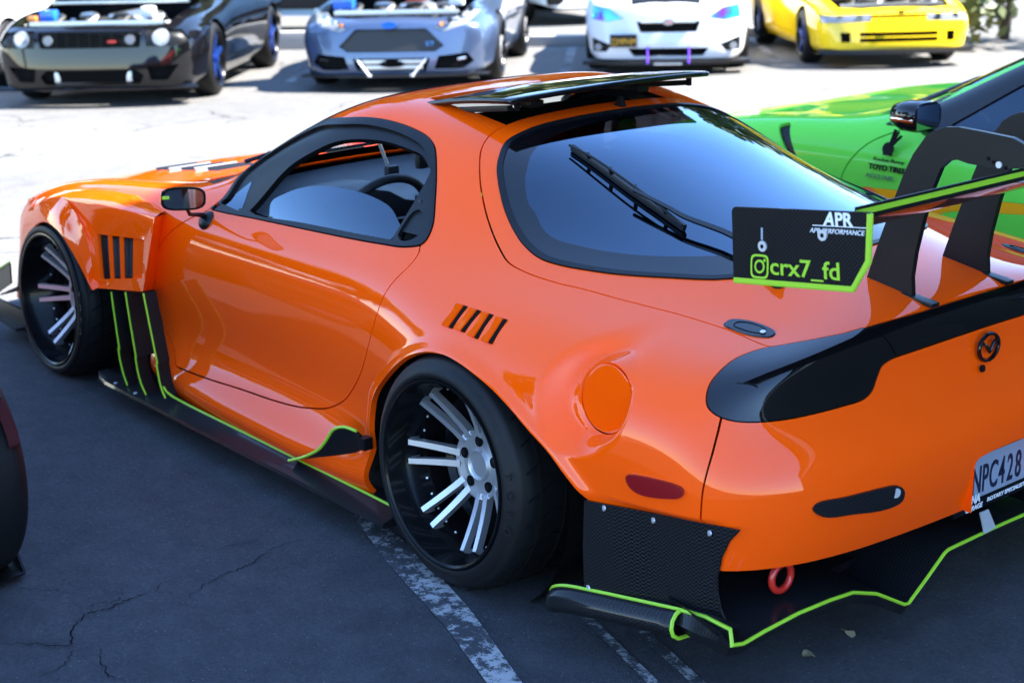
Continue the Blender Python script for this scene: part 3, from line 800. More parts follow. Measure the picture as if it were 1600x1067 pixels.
# ---- front over-fenders with the boxed louvre panel
def sy(p, s): return (p[0], p[1]*s, p[2])
def body_z(x): return float(np.interp(x, [1.4, 1.75, 2.05, 2.425, 2.75, 3.0], [.752, .745, .735, .695, .625, .545]))
for s in (1, -1):
    Lp = [(2.90,.866,.19),(2.864,.868,.278),(2.830,.873,.327),(2.778,.880,.378),(2.706,.893,.446),(2.608,.910,.507),(2.501,.928,.559),(2.391,.945,.593),(2.307,.955,.601),(2.229,.962,.591),(2.169,.965,.571),(2.126,.966,.543),(2.086,.966,.515),(2.038,.966,.475),(2.001,.966,.441),(1.980,.966,.422)]
    Op = [(2.95,.845,.19),(2.912,.845,.278),(2.863,.850,.404),(2.799,.860,.518),(2.715,.871,.562),(2.633,.880,.592),(2.536,.893,.630),(2.445,.905,.660),(2.349,.913,.684),(2.262,.918,.699),(2.190,.923,.687),(2.120,.929,.652),(2.066,.935,.620),(2.030,.938,.575),(2.013,.941,.51),(2.008,.943,.418)]
    def resample(pts, n, k):
        c = spline(pts, closed=False, n=8, corners=(k,)); cut_ = k*8; out = []
        for seg in (c[:cut_+1], c[cut_:]):
            d = np.concatenate([[0], np.cumsum(np.linalg.norm(np.diff(seg, axis=0), axis=1))])
            t = np.linspace(0, d[-1], n + 1); q = np.stack([np.interp(t, d, seg[:, j]) for j in range(3)], 1)
            out += [tuple(v) for v in (q if not out else q[1:])]
        return out
    Lp = resample(Lp, 16, 9); Op = resample(Op, 16, 9)
    Lr = [(x, y - .035, z + .004) for x, y, z in Lp]; Lr2 = [(x + .02, .76, z + .05) for x, y, z in Lp]
    Mp = [tuple(np.array(a)*.5 + np.array(b)*.5 + np.array((0, .007, 0))) for a, b in zip(Lp, Op)]
    Lq = [(x, y - .004, z - .004) for x, y, z in Lp]
    mesh('arch_liner', [sy(p, s) for p in g_loft([Lr2, Lr])[0]], g_loft([Lr2, Lr])[1], DARK, car)
    m = MB()
    Vv, Ff = g_loft([Lr, Lq, Lp, Mp, Op]); m.add([sy(p, s) for p in Vv], Ff)
    C1 = (1.577, .905, .728); C2 = (1.691, .915, .460); D = Op[-1]; K = Op[16]
    # crown from the outer edge in to the bonnet edge
    edge = Op[3:17] + [tuple(np.array(K)*(1-t) + np.array(C1)*t + np.array((0, 0, .004*math.sin(math.pi*t)))) for t in (.25, .5, .75, 1)]
    inn = [(x, .79, body_z(x) - .004) for x, y, z in edge]
    mid = [tuple((np.array(a) + np.array(b))*.5 + np.array((0, 0, .006))) for a, b in zip(edge, inn)]
    inn[-1] = (1.70, .80, .715); mid[-1] = (1.63, .857, .727); inn[-2] = (1.80, .79, .728)
    Vv, Ff = g_loft([edge, mid, inn]); m.add([sy(p, s) for p in Vv], Ff)
    # side face framing the recessed louvre panel
    v1, v2, v3, v4 = (2.000,.916,.606), (1.668,.904,.640), (1.705,.906,.502), (1.982,.927,.450)
    Bl = Op[16:33]
    def bil(e0, e1, n=6):
        return g_loft([[sy(tuple(np.array(q0)*(1 - t) + np.array(q1)*t), s) for q0, q1 in zip(e0, e1)] for t in np.linspace(0, 1, 4)])
    def seg(a_, b_, n): return [tuple(np.array(a_)*(1 - t) + np.array(b_)*t) for t in np.linspace(0, 1, n)]
    topc = [tuple(np.array(K)*(1-t) + np.array(C1)*t + np.array((0, 0, .004*math.sin(math.pi*t)))) for t in (0, .25, .5, .75, 1)]
    for e0, e1 in ((topc, seg(v1, v2, 5)), (seg(C1, C2, 5), seg(v2, v3, 5)), (seg(C2, D, 5), seg(v3, v4, 5)), (Bl, seg(v1, v4, len(Bl)))):
        m.add(*bil(e0, e1))
    # recess walls
    ins = [(p[0], p[1] - .015, p[2]) for p in (v1, v2, v3, v4)]
    q = [v1, v2, v3, v4] + ins
    m.add([sy(p, s) for p in q], [(0, 1, 5, 4), (1, 2, 6, 5), (2, 3, 7, 6), (3, 0, 4, 7)])
    # rear step and underside
    C1i = (1.712, .80, .702); C2i = (1.80, .80, .43); Di = (2.03, .80, .41)
    m.add([sy(p, s) for p in (C1, C1i, C2i, C2, D, Di)], [(0, 1, 2, 3), (3, 2, 5, 4)])
    of = m.build('over_fender', ORANGE, car, smooth=28)
    bv = of.modifiers.new('bevel', 'BEVEL'); bv.width = .004; bv.segments = 2; bv.limit_method = 'ANGLE'; bv.angle_limit = R(32)
    w = of.modifiers.new('weld', 'WELD'); w.merge_threshold = .0006
    of.modifiers.move(1, 0)
    # louvre bars and mesh screens
    P4 = [np.array(p) for p in ins]
    def q2(u, v, dy=0.):
        a = P4[0]*(1-u) + P4[1]*u; b = P4[3]*(1-u) + P4[2]*u
        return tuple((a*(1-v) + b*v + np.array((0, dy, 0)))*(1, s, 1))
    for (u0, u1) in ((.0, .21), (.27, .46), (.52, .72)):
        scr = MB().add([q2(u0, .0, .002), q2(u1, .0, .002), q2(u1, 1, .002), q2(u0, 1, .002)], [(0, 1, 2, 3)]).build('vent_screen', DARK, of, smooth=0)
        wire = MB()
        for k in range(22):
            for sg in (1, -1):
                va, vb = k/21, k/21 + sg*.05
                if 0 <= vb <= 1:
                    wire.add(*g_tube([q2(u0, va, .004), q2(u1, vb, .004)], .0013, 4))
        for k in range(4):
            u = u0 + (u1-u0)*(k+.5)/4; wire.add(*g_tube([q2(u, 0, .004), q2(u, 1, .004)], .0010, 4))
        wire.build('vent_mesh', SATIN, of)
    for (u0, u1, d) in ((.20, .27, .011), (.45, .52, .011), (.71, 1.0, .006)):
        V8 = [q2(u0, 0, 0), q2(u1, 0, d), q2(u1, 1, d), q2(u0, 1, 0), q2(u0, 0, d*1.1), q2(u0, 1, d*1.1)]
        MB().add([q2(u0, 0, 0), q2(u0, 1, 0), q2(u0+.012, 0, d), q2(u0+.012, 1, d), q2(u1, 0, d*.55), q2(u1, 1, d*.55), q2(u1, 0, 0), q2(u1, 1, 0)],
                 [(0, 1, 3, 2), (2, 3, 5, 4), (4, 5, 7, 6)]).build('louvre_bar', ORANGE, of, smooth=0)

# ---- quarter louvres (left and right)
sl = CV['slots']
for s in (1, -1):
    for k in range(4):
        t, b = sl[2*k], sl[2*k+1]
        w = np.array((-.0135, 0, 0)); out = np.array((0, .0025, .001))
        q = [t + out, t + w + out, b + w + out, b + out]
        q = [tuple(np.array(p)*(1, s, 1)) for p in q]
        MB().add(*g_plate(q, (0, .003*s, 0))).build('louvre_slot', DARK, car, smooth=0)
        # raised blade in front of the slot
        fr = np.array((.036, 0, .0)); lift = np.array((0, .0085, .004))
        a0, a1 = t + fr, b + fr
        V8 = [a0, a1, t + lift, b + lift, t - (0, .004, 0), b - (0, .004, 0)]
        MB().add([tuple(np.array(p)*(1, s, 1)) for p in V8], [(0, 1, 3, 2), (2, 3, 5, 4), (0, 2, 4), (1, 5, 3)]).build('louvre', ORANGE, car, smooth=0)

# ---- side skirts, fins and canards
for s in (1, -1):
    rows = []
    for x, k in ((2.063, 0), (2.03, .1), (1.95, .25), (1.80, .35), (1.68, .5), (1.60, .8), (1.45, 1), (1.2, 1), (.9, 1), (.6, 1), (.42, 1), (.30, 1), (.262, .9)):
        o = .966 - (.0 if x < 2.0 else (x - 2.0)*.5)
        rows.append([(x, .82, .082), (x, o - .012, .076), (x, o, .084), (x, o - .004, .094), (x, .935, .098 + .004*k), (x, .912, .101 + .012*k), (x, .902, .103 + .016*k), (x, .895, .101 + .010*k), (x, .885, .098), (x, .82, .097)])
    V, F = g_loft([[sy(p, s) for p in r] for r in rows], closed=True); n = 10
    F += [tuple(range(n)), tuple(range(len(V)-1, len(V)-n-1, -1))]
    sk = mesh('side_skirt', V, F, CARBON, car, smooth=40)
    gp = [(1.572,.930,.160),(1.560,.925,.143),(1.545,.915,.130),(1.52,.907,.122),(1.49,.905,.120),(1.45,.905,.119),(1.2,.905,.119),(.9,.905,.119),(.6,.905,.119),(.42,.905,.119),(.27,.905,.117)]
    MB().add(*g_tube([sy(p, s) for p in spline(gp, closed=False, n=3)], .0042, 6)).build('lime_edging', GREEN, sk)
    # bolts along the skirt
    for x in (1.9, 1.75):
        MB().add(*g_disc(sy((x, .948, .095), s), (0, 0, 1), .007, .004, 10)).build('skirt_bolt', STEEL, sk)
    for up, lo in (([(1.885,.425),(1.875,.32),(1.864,.225)], [(1.872,.228),(1.868,.19),(1.852,.14),(1.828,.103)]),
                   ([(1.775,.445),(1.758,.33),(1.740,.224)], [(1.745,.226),(1.738,.18),(1.72,.135),(1.69,.103)]),
                   ([(1.640,.468),(1.612,.35),(1.584,.238)], [(1.590,.240),(1.586,.205),(1.574,.160),(1.548,.126)])):
        for pth, thick in ((up, .005), (lo, .006)):
            c = spline(pth, closed=False, n=5)
            out = [(x, .935, z) for x, z in c]; inn = [(x + .004, (.80 if x > 1.66 else .89) if pth is up else .89, z) for x, z in c]
            t = np.array((thick, 0, 0)); rows = [[sy(np.array(p) + t, s) for p in out], [sy(p, s) for p in out], [sy(p, s) for p in inn], [sy(np.array(p) + t, s) for p in inn]]
            V, F = g_loft(rows + rows[:1])
            fin = mesh('side_fin', V, F, SATIN, car, smooth=40)
            MB().add(*g_tube([sy((x + .002, .937, z), s) for x, _, z in out], .0034, 6)).build('lime_edging', GREEN, fin)
    # curved canard in front of the rear wheel
    upc = spline([(.785,.122),(.716,.150),(.655,.180),(.609,.208),(.565,.25),(.536,.282),(.500,.302),(.462,.312),(.412,.314)], closed=False, n=3)
    loc_ = spline([(.785,.118),(.716,.135),(.66,.143),(.615,.152),(.562,.170),(.52,.195),(.476,.223),(.44,.248),(.409,.270)], closed=False, n=3)
    A1 = [(x, .935, z) for x, z in upc]; B1 = [(x, .90, z) for x, z in loc_]
    A2 = [(x + .001, .929, z - .002) for x, z in upc]; B2 = [(x, .893, z) for x, z in loc_]
    V, F = g_loft([[sy(p, s) for p in r] for r in (A1, B1, B2, A2, A1)])
    cn = mesh('canard', V, F, CARBON, car, smooth=40)
    MB().add(*g_tube([sy(p, s) for p in A1], .0045, 6)).build('lime_edging', GREEN, cn)
    MB().add(*g_box(sy((.40, .915, .278), s), (.03, .03, .035), .003)).build('bracket', SATIN, cn)
    # orange trailing piece of the rocker behind the canard
    # ---- rear spats and corner blades
    sp = [(-.538,.935,.401),(-.605,.913,.403),(-.728,.873,.407),(-.848,.834,.409),(-.906,.815,.410),(-.882,.823,.377),(-.865,.828,.335),(-.857,.831,.287),(-.858,.831,.249),(-.866,.828,.212),(-.881,.823,.177),(-.894,.819,.136),(-.730,.872,.161),(-.604,.913,.168),(-.535,.935,.172),(-.533,.936,.289)]
    nv = np.array((.308, .951, 0))*(1, s, 1)
    V, F = g_plate([tuple(np.array(sy(p, s)) + nv*.006) for p in sp], tuple(nv*.005))
    st = mesh('rear_spat', V, F, CARBON, car, smooth=0)
    for p in ((-.589,.918,.393),(-.709,.879,.390),(-.841,.836,.389),(-.547,.931,.184),(-.876,.825,.152)):
        MB().add(*g_disc(tuple(np.array(sy(p, s)) + nv*.0085), tuple(nv), .0065, .004, 12)).build('screw', STEEL, st)
    path = spline([(-.415,.945,.132),(-.43,.95,.148),(-.47,.95,.166),(-.56,.937,.180),(-.68,.909,.190),(-.79,.884,.199)], closed=False, n=3)
    rows = []
    prof = [(-.06, .0), (.0, 0), (.020, -.005), (.036, -.017), (.044, -.034), (.040, -.050), (.022, -.061), (-.02, -.064)]
    for i, p in enumerate(path):
        k = min(1, .25 + i/5)
        rows.append([sy((p[0] - .02*abs(b)*8*k, p[1] + a*k*.8, p[2] + b*k), s) for a, b in prof])
    V, F = g_loft(rows)
    bl = mesh('corner_blade', V, F, CARBON, car, smooth=60)
    sm = bl.modifiers.new('thick', 'SOLIDIFY'); sm.thickness = .004
    MB().add(*g_tube([sy(p, s) for p in path], .005, 6)).build('lime_edging', GREEN, bl)
    MB().add(*g_tube(rows[-1][1:], .005, 6)).build('lime_edging', GREEN, bl)
    e0 = rows[-1]
    MB().add(*g_tube([e0[1], sy((-.86,.876,.204), s), sy((-.942,.886,.209), s), sy((-.955,.893,.176), s)], .005, 6)).build('lime_edging', GREEN, bl)
    V, F = g_loft([[sy(q, s) for q in r] for r in ([(-.70,.87,.188),(-.79,.86,.197),(-.90,.85,.204),(-.94,.85,.206)], [(-.70,.906,.190),(-.79,.884,.199),(-.86,.876,.204),(-.942,.886,.209)], [(-.70,.906,.184),(-.79,.90,.17),(-.86,.90,.17),(-.955,.895,.172)])])
    mesh('blade_wing', V, F, CARBON, bl, smooth=30)

# ---- diffuser
half = [(-.93,.905,.205),(-.952,.896,.178),(-.957,.86,.172),(-.962,.80,.182),(-.972,.70,.196),(-.98,.60,.199),(-.98,.52,.192),(-.985,.44,.165),(-1.0,.352,.114),(-1.0,.335,.112),(-1.0,.27,.155),(-1.0,.205,.200),(-1.0,.19,.205),(-1.0,.04,.207)]
E_ = half + [(x, -y, z) for x, y, z in half[::-1]]
row0 = [(-.50, y*.93, z + .02) for x, y, z in E_]; row2 = [(x + .012, y, z - .030) for x, y, z in E_]; row3 = [(-.50, y*.93, max(z - .06, .07)) for x, y, z in E_]
V, F = g_loft([row0, E_, row2, row3])
df = mesh('rear_diffuser', V, F, CARBON, car, smooth=30)
MB().add(*g_tube(E_[1:-1], .0045, 6)).build('lime_edging', GREEN, df)
# tow hook
t = MB(); t.add(*g_tube([(-.90, .676 + .032*math.cos(a), .252 + .032*math.sin(a)) for a in [2*math.pi*k/28 for k in range(28)]], .0085, 8, closed=True))
t.add(*g_plate([(-.90,.664,.280),(-.90,.694,.280),(-.90,.706,.335),(-.90,.672,.335)], (.012, 0, 0)))
t.build('tow_hook', RED, car, smooth=50)
# plate pocket, number plate and its frame
pk = MB(); o = [(.160,.302),(.158,.43),(.15,.441),(-.15,.441),(-.158,.43),(-.160,.302)]
pk.add(*g_loft([[(-1.036, y, z) for y, z in o], [(-.975, y*.985, z - .006 if z > .4 else z) for y, z in o]]))
pk.add([(-.975, y, z) for y, z in ((.16, .302), (.16, .44), (-.16, .44), (-.16, .302))], [(0, 1, 2, 3)])
pk.build('plate_pocket', ORANGE, car, smooth=0)
PX = -.990
np_ = MB().add(*g_box((PX, .014, .352), (.003, .302, .128), .001)).build('number_plate', PLATEW, car)
M0 = frame((PX - .0022, .014, .352), (0, -1, 0), (0, 0, 1))
cu_x = [-.0685 - .0345*k for k in range(0)]
for i, ch in enumerate('NPC428'):
    yc = .080 - .0345*i
    text('plate_character', ch, frame((PX - .0026, yc, .316), (0, -1, 0), (0, 0, 1)), .100, NAVY, np_, depth=.0008, sx=.52, align='CENTER', bold=.001)
fr = MB().add(*g_box((PX - .001, .014, .2885), (.006, .312, .030), .002)).add(*g_box((PX - .001, -.141, .352), (.006, .012, .14), .002)).add(*g_box((PX - .001, .169, .352), (.006, .012, .14), .002)).add(*g_box((PX - .001, .014, .419), (.006, .312, .010), .002)).build('plate_frame', BLACKG, car)
def text_fit(name, body, p0, p1, up, h, material, parent, depth=.0006, shear=0., bold=0.):
    """one line of lettering from p0 to p1 (baseline) with cap height h"""
    p0, p1 = Vector(p0), Vector(p1)
    o = text(name, body, frame(p0, p1 - p0, up), h/.70, material, parent, depth, shear, 1., bold)
    Mi = frame(p0, p1 - p0, up).inverted()
    xs = [(Mi @ v.co).x for v in o.data.vertices]; x0, x1 = min(xs), max(xs)
    k = (p1 - p0).length/(x1 - x0); Mf = frame(p0, p1 - p0, up)
    o.data.transform(Mf @ Matrix.Diagonal((k, 1, 1, 1)) @ Matrix.Translation((-x0, 0, 0)) @ Mi)
    return o
xk = PX - .0045
text_fit('frame_lettering', 'DNA', (xk,.120,.294), (xk,.064,.294), (0,0,1), .021, WHITEINK, fr, shear=.15, bold=.0012)
text_fit('frame_lettering', 'GARAGE', (xk,.122,.2765), (xk,.052,.2765), (0,0,1), .0125, WHITEINK, fr, shear=.15, bold=.0004)
text_fit('frame_lettering', 'ROTARY SPECIALISTS', (xk,.034,.284), (xk,-.132,.284), (0,0,1), .010, WHITEINK, fr, shear=.15, bold=.0004)
MB().add(*g_plate([(-1.003,.075,.268),(-1.003,.040,.268),(-1.006,.008,.212),(-1.006,.055,.208)], (.003,0,0))).build('plate_bracket', STEEL, car, smooth=0)
# badge: oval with a winged V
ex, ey, ez = -.957, .014, .666
ring = [(ex, ey + .039*math.cos(a), ez + .033*math.sin(a)) for a in [2*math.pi*k/36 for k in range(36)]]
bd = MB().add(*g_tube(ring, .0052, 6, closed=True))
vv = [(ex, ey + .034, ez + .013), (ex - .002, ey + .018, ez + .009), (ex - .003, ey, ez - .012), (ex - .002, ey - .018, ez + .009), (ex, ey - .034, ez + .013)]
bd.add(*g_tube([tuple(p) for p in spline(vv, closed=False, n=4, corners=(2,))], .0048, 6))
bd.build('badge', BLACKG, car, smooth=60)
MB().add(*g_disc((-.966, .05, .622), (-1, 0, .2), .009, .004, 16)).build('lock_hole', DARK, car)
# aero latches on the hatch
la = CV['latch']
for s in (1, -1):
    a = spline(la, n=4)*(1, s, 1); c = a.mean(0); nv = np.array((-.06, .12*s, .99))
    V = [tuple(p + nv*.001) for p in a] + [tuple(c + (p - c)*.95 + nv*.004) for p in a]; n = len(a)
    F = [(i, (i+1) % n, n + (i+1) % n, n + i) for i in range(n)] + [tuple(range(n, 2*n))]
    o = mesh('hatch_latch', V, F, CARBON, hatch, smooth=30)
    MB().add(*g_tube([tuple(c + (p - c)*.62 + nv*.0045) for p in a], .0012, 4, closed=True)).build('latch_line', DARK, o)
    MB().add(*g_disc(tuple(c + (a[12] - c)*.0 + np.array((-.038, 0, -.004)) + nv*.006), tuple(nv), .007, .002, 12)).build('latch_button', STEEL, o)

# ---- roof panel (tilted open), antenna fin, wipers, mirrors
rows = []
for i in range(9):
    u = i/8; x = .850 - u*.470; row = []
    for j in range(17):
        v = -1 + 2*j/16; y = .402*v - .008
        cr = 1 - .30*abs(v)**6*(1 if 0 < u < 1 else 1)
        z = 1.122 + u*.062 - .014*v*v - .020*(2*u-1)**4*0 + .010*math.sin(math.pi*u)
        xx = x - (.035*(1 - v*v) if u > .6 else 0)*(u - .6)/.4 + (.03*(1 - v*v) if u < .4 else 0)*(.4 - u)/.4
        row.append((xx, y, z))
    rows.append(row)
V, F = g_loft(rows); rp = mesh('roof_panel', V, F, BLACKG, car, smooth=60)
sm = rp.modifiers.new('thick', 'SOLIDIFY'); sm.thickness = .016; sm.offset = -1
bvm = rp.modifiers.new('bevel', 'BEVEL'); bvm.width = .006; bvm.segments = 3; bvm.limit_method = 'ANGLE'
for y in (.355, -.355):
    MB().add(*g_box((.60, y, 1.115), (.36, .022, .016), .004, Matrix.Rotation(R(7), 4, 'Y'))).build('panel_rail', TRIM, rp)
    MB().add(*g_box((.405, y*.97, 1.148), (.014, .012, .036), .002)).build('panel_stay', DARK, rp)
    MB().add(*g_box((.52, y*.6, 1.128), (.10, .05, .02), .004)).build('panel_hinge', TRIM, rp)
MB().add(*g_box((.61, 0, 1.06), (.37, .68, .01))).build('roof_opening', DARK, car)
fin = MB().add([(.425,-.045,1.099),(.385,-.045,1.099),(.395,-.045,1.128),(.403,-.045,1.129),(.425,-.062,1.099),(.385,-.062,1.099),(.395,-.056,1.128),(.403,-.056,1.129)],
        [(0,1,2,3),(4,7,6,5),(0,4,5,1),(1,5,6,2),(2,6,7,3),(3,7,4,0)]).build('roof_aerial', TRIM, car, smooth=0)
up = np.array((-.30, .06, .95)); up /= np.linalg.norm(up)
bl_ = CV['blade']; ar = CV['arm']; pts = [tuple(p + up*.016) for p in spline(bl_, closed=False, n=4)]
wp = MB().add(*g_sweep(pts, [(-.005, -.014), (.005, -.014), (.007, -.003), (.005, .004), (-.005, .004), (-.007, -.003)], [tuple(up)]*len(pts))).build('rear_wiper', TRIM, car, smooth=30)
frm = MB()
sp_ = spline(bl_, closed=False, n=4)
frm.add(*g_tube([tuple(p + up*(.020 + .016*math.sin(math.pi*i/(len(sp_)-1))) + np.array((0, .012, 0))) for i, p in enumerate(sp_)], .0038, 6))
for k in (3, 6, 9, 13): frm.add(*g_tube([tuple(sp_[k] + up*.014), tuple(sp_[k] + up*(.022 + .016*math.sin(math.pi*k/(len(sp_)-1))) + np.array((0, .012, 0)))], .006, 6))
frm.build('blade_frame', TRIM, wp)
ap = spline(ar, closed=False, n=4)
MB().add(*g_tube([tuple(p + up*(.042 - .012*i/(len(ap)-1))) for i, p in enumerate(ap)], [.0055 + .004*i/(len(ap)-1) for i in range(len(ap))], 8)).build('wiper_arm', BLACKG, wp)
c = CV['arm'][-1]
MB().add(*g_lathe([(-.006, .0), (-.006, .019), (.020, .017), (.026, .010), (.026, 0)], 20)).build('wiper_pivot', TRIM, wp, loc=None).matrix_local = Matrix.Translation(tuple(c)) @ Matrix.Rotation(R(80), 4, 'X')
# defroster wires on the inside of the rear glass
Vg, Ng = clear[0], clear[1]
dw = MB()
tree = {}
from mathutils.kdtree import KDTree
kd = KDTree(len(Vg))
for i, v in enumerate(Vg): kd.insert(v, i)
kd.balance()
for k in range(13):
    x0 = .22 - k*.050; pts = []
    w_ = min(.48, .38 + (.20 - x0)*.35) if x0 > -.1 else max(.2, .48 - (-.1 - x0)*.5)
    for j in range(13):
        y = w_*(-1 + 2*j/12)
        co, i, dst = kd.find((x0 + .02*(1 - (y/w_)**2), y, 1.05 - max(0, (.25 - x0))*.22))
        zz = co.z
        n = Ng[i]
        # project onto the local tangent plane at the wanted x,y
        z = co.z - (n[0]*(x0 - co.x) + n[1]*(y - co.y))/max(n[2], .2)
        xx = x0 - .055*(1 - (y/w_)**2)
        co, i, dst = kd.find((xx, y, z)); n = Ng[i]; z = co.z - (n[0]*(xx - co.x) + n[1]*(y - co.y))/max(n[2], .2)
        if dst < .03: pts.append((xx, y, z - .0022))
    if len(pts) > 3: dw.add(*g_tube(pts, .00065, 3))
dw.build('heater_wires', mat('heater_trace', (.30,.33,.42), .5), rw)

for s in (1, -1):
    base = Vector(sy((1.425, .800, .727), s)); hc = Vector(sy((1.322, .932, .832), s))
    mr = MB()
    rows = []
    for u, k in ((-.030, .55), (-.018, .86), (0, 1.0), (.012, 1.0)):
        rows.append([(-u, k*.070*math.copysign(abs(math.cos(a))**.6, math.cos(a)), k*.036*math.copysign(abs(math.sin(a))**.6, math.sin(a))) for a in [2*math.pi*q/28 for q in range(28)]])
    V, F = g_loft(rows, closed=True); F.append(tuple(range(28)))
    Mm = Matrix.Translation(hc) @ Matrix.Rotation(R(-14*s), 4, 'Z') @ Matrix.Rotation(R(4), 4, 'X')
    mo = mesh('door_mirror', [Mm @ Vector(v) for v in V], F, BLACKG, car, smooth=50)
    gl = [Mm @ Vector((-.0125, .062*math.copysign(abs(math.cos(a))**.6, math.cos(a)), .030*math.copysign(abs(math.sin(a))**.6, math.sin(a)))) for a in [2*math.pi*q/28 for q in range(28)]]
    gl2 = [Mm @ Vector((-.0118, .069*math.copysign(abs(math.cos(a))**.6, math.cos(a)), .0355*math.copysign(abs(math.sin(a))**.6, math.sin(a)))) for a in [2*math.pi*q/28 for q in range(28)]]
    mesh('mirror_glass', gl, [tuple(range(28))], mat('mirror_silver', (.25,.25,.27), .03, 1.0), mo, smooth=0)
    mesh('mirror_face', gl2 , [tuple(range(28))], DARK, mo, smooth=0)
    MB().add(*g_box((0,0,0), (.004, .022, .010), .001, Mm.to_3x3().to_4x4())).build('green_mark', GREEN, mo, loc=Mm @ Vector((-.014, .056*s, .006)))
    MB().add(*g_tube([hc + Vector((.0, -.012*s, -.034)), hc + Vector((.02, -.03*s, -.058)), base + Vector((-.02, .03*s, .025)), base + Vector((0, .006*s, .012))], [.0055, .006, .008, .011], 8)).build('mirror_stalk', TRIM, mo)
    Vb, Fb = g_lathe([(-.004, .034), (.004, .032), (.012, .024), (.016, .012), (.016, 0)], 24)
    q = Vector((0, 1, 0)).rotation_difference(Vector((0, .75*s, .66)))
    mesh('mirror_base', [base + q @ Vector(v) for v in Vb], Fb, TRIM, mo, smooth=50)

# ---- rear wing
wing = empty('rear_wing', parent=car)
for s in (1, -1):
    ol = [(-.780,.725,1.088),(-.777,.725,1.080),(-.786,.725,.930),(-.790,.725,.926),(-1.110,.725,.967),(-1.147,.725,1.033),(-1.146,.725,1.128),(-1.140,.725,1.133),(-.786,.725,1.091)]
    ol = [(x, y*s, z) for x, y, z in ol]
    ep = mesh('endplate', *g_plate(ol, (0, .006, 0)), CARBON, wing, smooth=0)
    gb = [(-1.146,1.131),(-1.147,1.033),(-1.110,.967),(-.787,.926)]
    inn = [(-1.1365,1.130),(-1.1372,1.0355),(-1.105,.9765),(-.787,.9365)]
    V = [(x, s*.7292, z) for x, z in gb] + [(x, s*.7292, z) for x, z in inn]
    V += [(x, s*.7284, z) for x, z in gb] + [(x, s*.7284, z) for x, z in inn]
    F = [(i, i+1, 4+i+1, 4+i) for i in range(3)] + [(8+i+1, 8+i, 12+i, 12+i+1) for i in range(3)]
    mesh('lime_border', V, F, GREEN, wing, smooth=0)
    MB().add(*g_tube([(x - .0, s*.7255, z) for x, z in gb[:4]], .0032, 6)).build('lime_edging', GREEN, wing)
    for x, z in ((-.868, 1.019), (-1.028, 1.069)):
        b_ = MB().add(*g_disc((x, s*.728, z), (0, s, 0), .0115, .0035, 20)); o = b_.build('endplate_bolt', STEEL, wing)
        MB().add(*g_disc((x, s*.7316, z), (0, s, 0), .0050, .0006, 6)).build('bolt_socket', DARK, wing)
    MB().add(*g_plate([(-.8625, s*.7286, 1.032), (-.8675, s*.7286, 1.032), (-.8665, s*.7286, 1.058), (-.8615, s*.7286, 1.058)], (0, .001, 0))).build('adjust_slot', PLATEW, wing, smooth=0)
ye = .7289
WI = lambda x, z: (x, ye, z)
text_fit('endplate_lettering', 'crx7_fd', WI(-.892,.963), WI(-1.076,.984), (0,0,1), .036, GREEN, wing, bold=.0006)
def ring_plate(outer, inner, y0, m, name):
    n = len(outer); V = [(x, y0, z) for x, z in outer] + [(x, y0, z) for x, z in inner]
    V += [(x, y0 - .0006, z) for x, z in outer]
    F = [(i, (i+1) % n, n+(i+1) % n, n+i) for i in range(n)] + [(i, 2*n+i, 2*n+(i+1) % n, (i+1) % n) for i in range(n)]
    return mesh(name, V, F, m, wing, smooth=0)
def sq(cx, cz, h, e, n=40):
    out = []
    for k in range(n):
        a = 2*math.pi*k/n; ca, sa = math.cos(a), math.sin(a)
        u = math.copysign(abs(ca)**e, ca)*h; v = math.copysign(abs(sa)**e, sa)*h
        out.append((cx - u*.95, cz + v + u*.10))
    return out
cx, cz = -.860, .9735
ring_plate(sq(cx, cz, .0265, .45), sq(cx, cz, .0218, .45), ye, GREEN, 'camera_glyph')
ring_plate(sq(cx, cz, .0150, 1), sq(cx, cz, .0102, 1), ye, GREEN, 'camera_glyph')
ring_plate(sq(cx - .0135, cz + .0155, .0036, 1, 14), sq(cx - .0135, cz + .0155, .0002, 1, 14), ye, GREEN, 'camera_glyph')
text_fit('endplate_lettering', 'APR PERFORMANCE', WI(-.994,1.0695), WI(-1.134,1.0855), (0,0,1), .0098, WHITEINK, wing, shear=.25, bold=.0)
text_fit('endplate_lettering', 'A', WI(-1.027,1.0895), WI(-1.056,1.0930), (0,0,1), .027, WHITEINK, wing, shear=.25, bold=.0012)
text_fit('endplate_lettering', 'PR', WI(-1.060,1.0934), WI(-1.104,1.0985), (0,0,1), .027, WHITEINK, wing, shear=0, bold=.001)
mesh('logo_bar', [WI(-1.000,1.0845), WI(-1.138,1.1005), WI(-1.138,1.1022), WI(-1.000,1.0862)], [(0,1,2,3)], WHITEINK, wing, smooth=0)
# aerofoil
def foil():
    up_, dn = [], []
    ch, ang = .285, R(19); te = np.array((-1.098, 1.121))
    for k in range(15):
        t = (1 - math.cos(math.pi*k/14))/2          # 0 leading edge ... 1 trailing edge
        th = .11*(.2969*math.sqrt(t) - .126*t - .3516*t*t + .2843*t**3 - .1015*t**4)*5
        cam_ = -.09*4*t*(1 - t)
        for lst, sg in ((up_, .5), (dn, -.5)):
            u, w = (1 - t)*ch, (cam_ + sg*th)*ch
            lst.append((te[0] + u*math.cos(ang) + w*math.sin(ang), te[1] - u*math.sin(ang) + w*math.cos(ang)))
    return up_ + dn[::-1][1:-1]
fo = foil()
ys = [-.720 + 1.44*k/12 for k in range(13)]
V, F = g_loft([[(x, y, z) for x, z in fo] for y in ys], closed=True)
mesh('wing_element', V, F, mat('wing_carbon', (.008,.008,.009), .2, coat=1., coat_rough=.02, build=carbon), wing, smooth=50)
gx0 = -1.1005
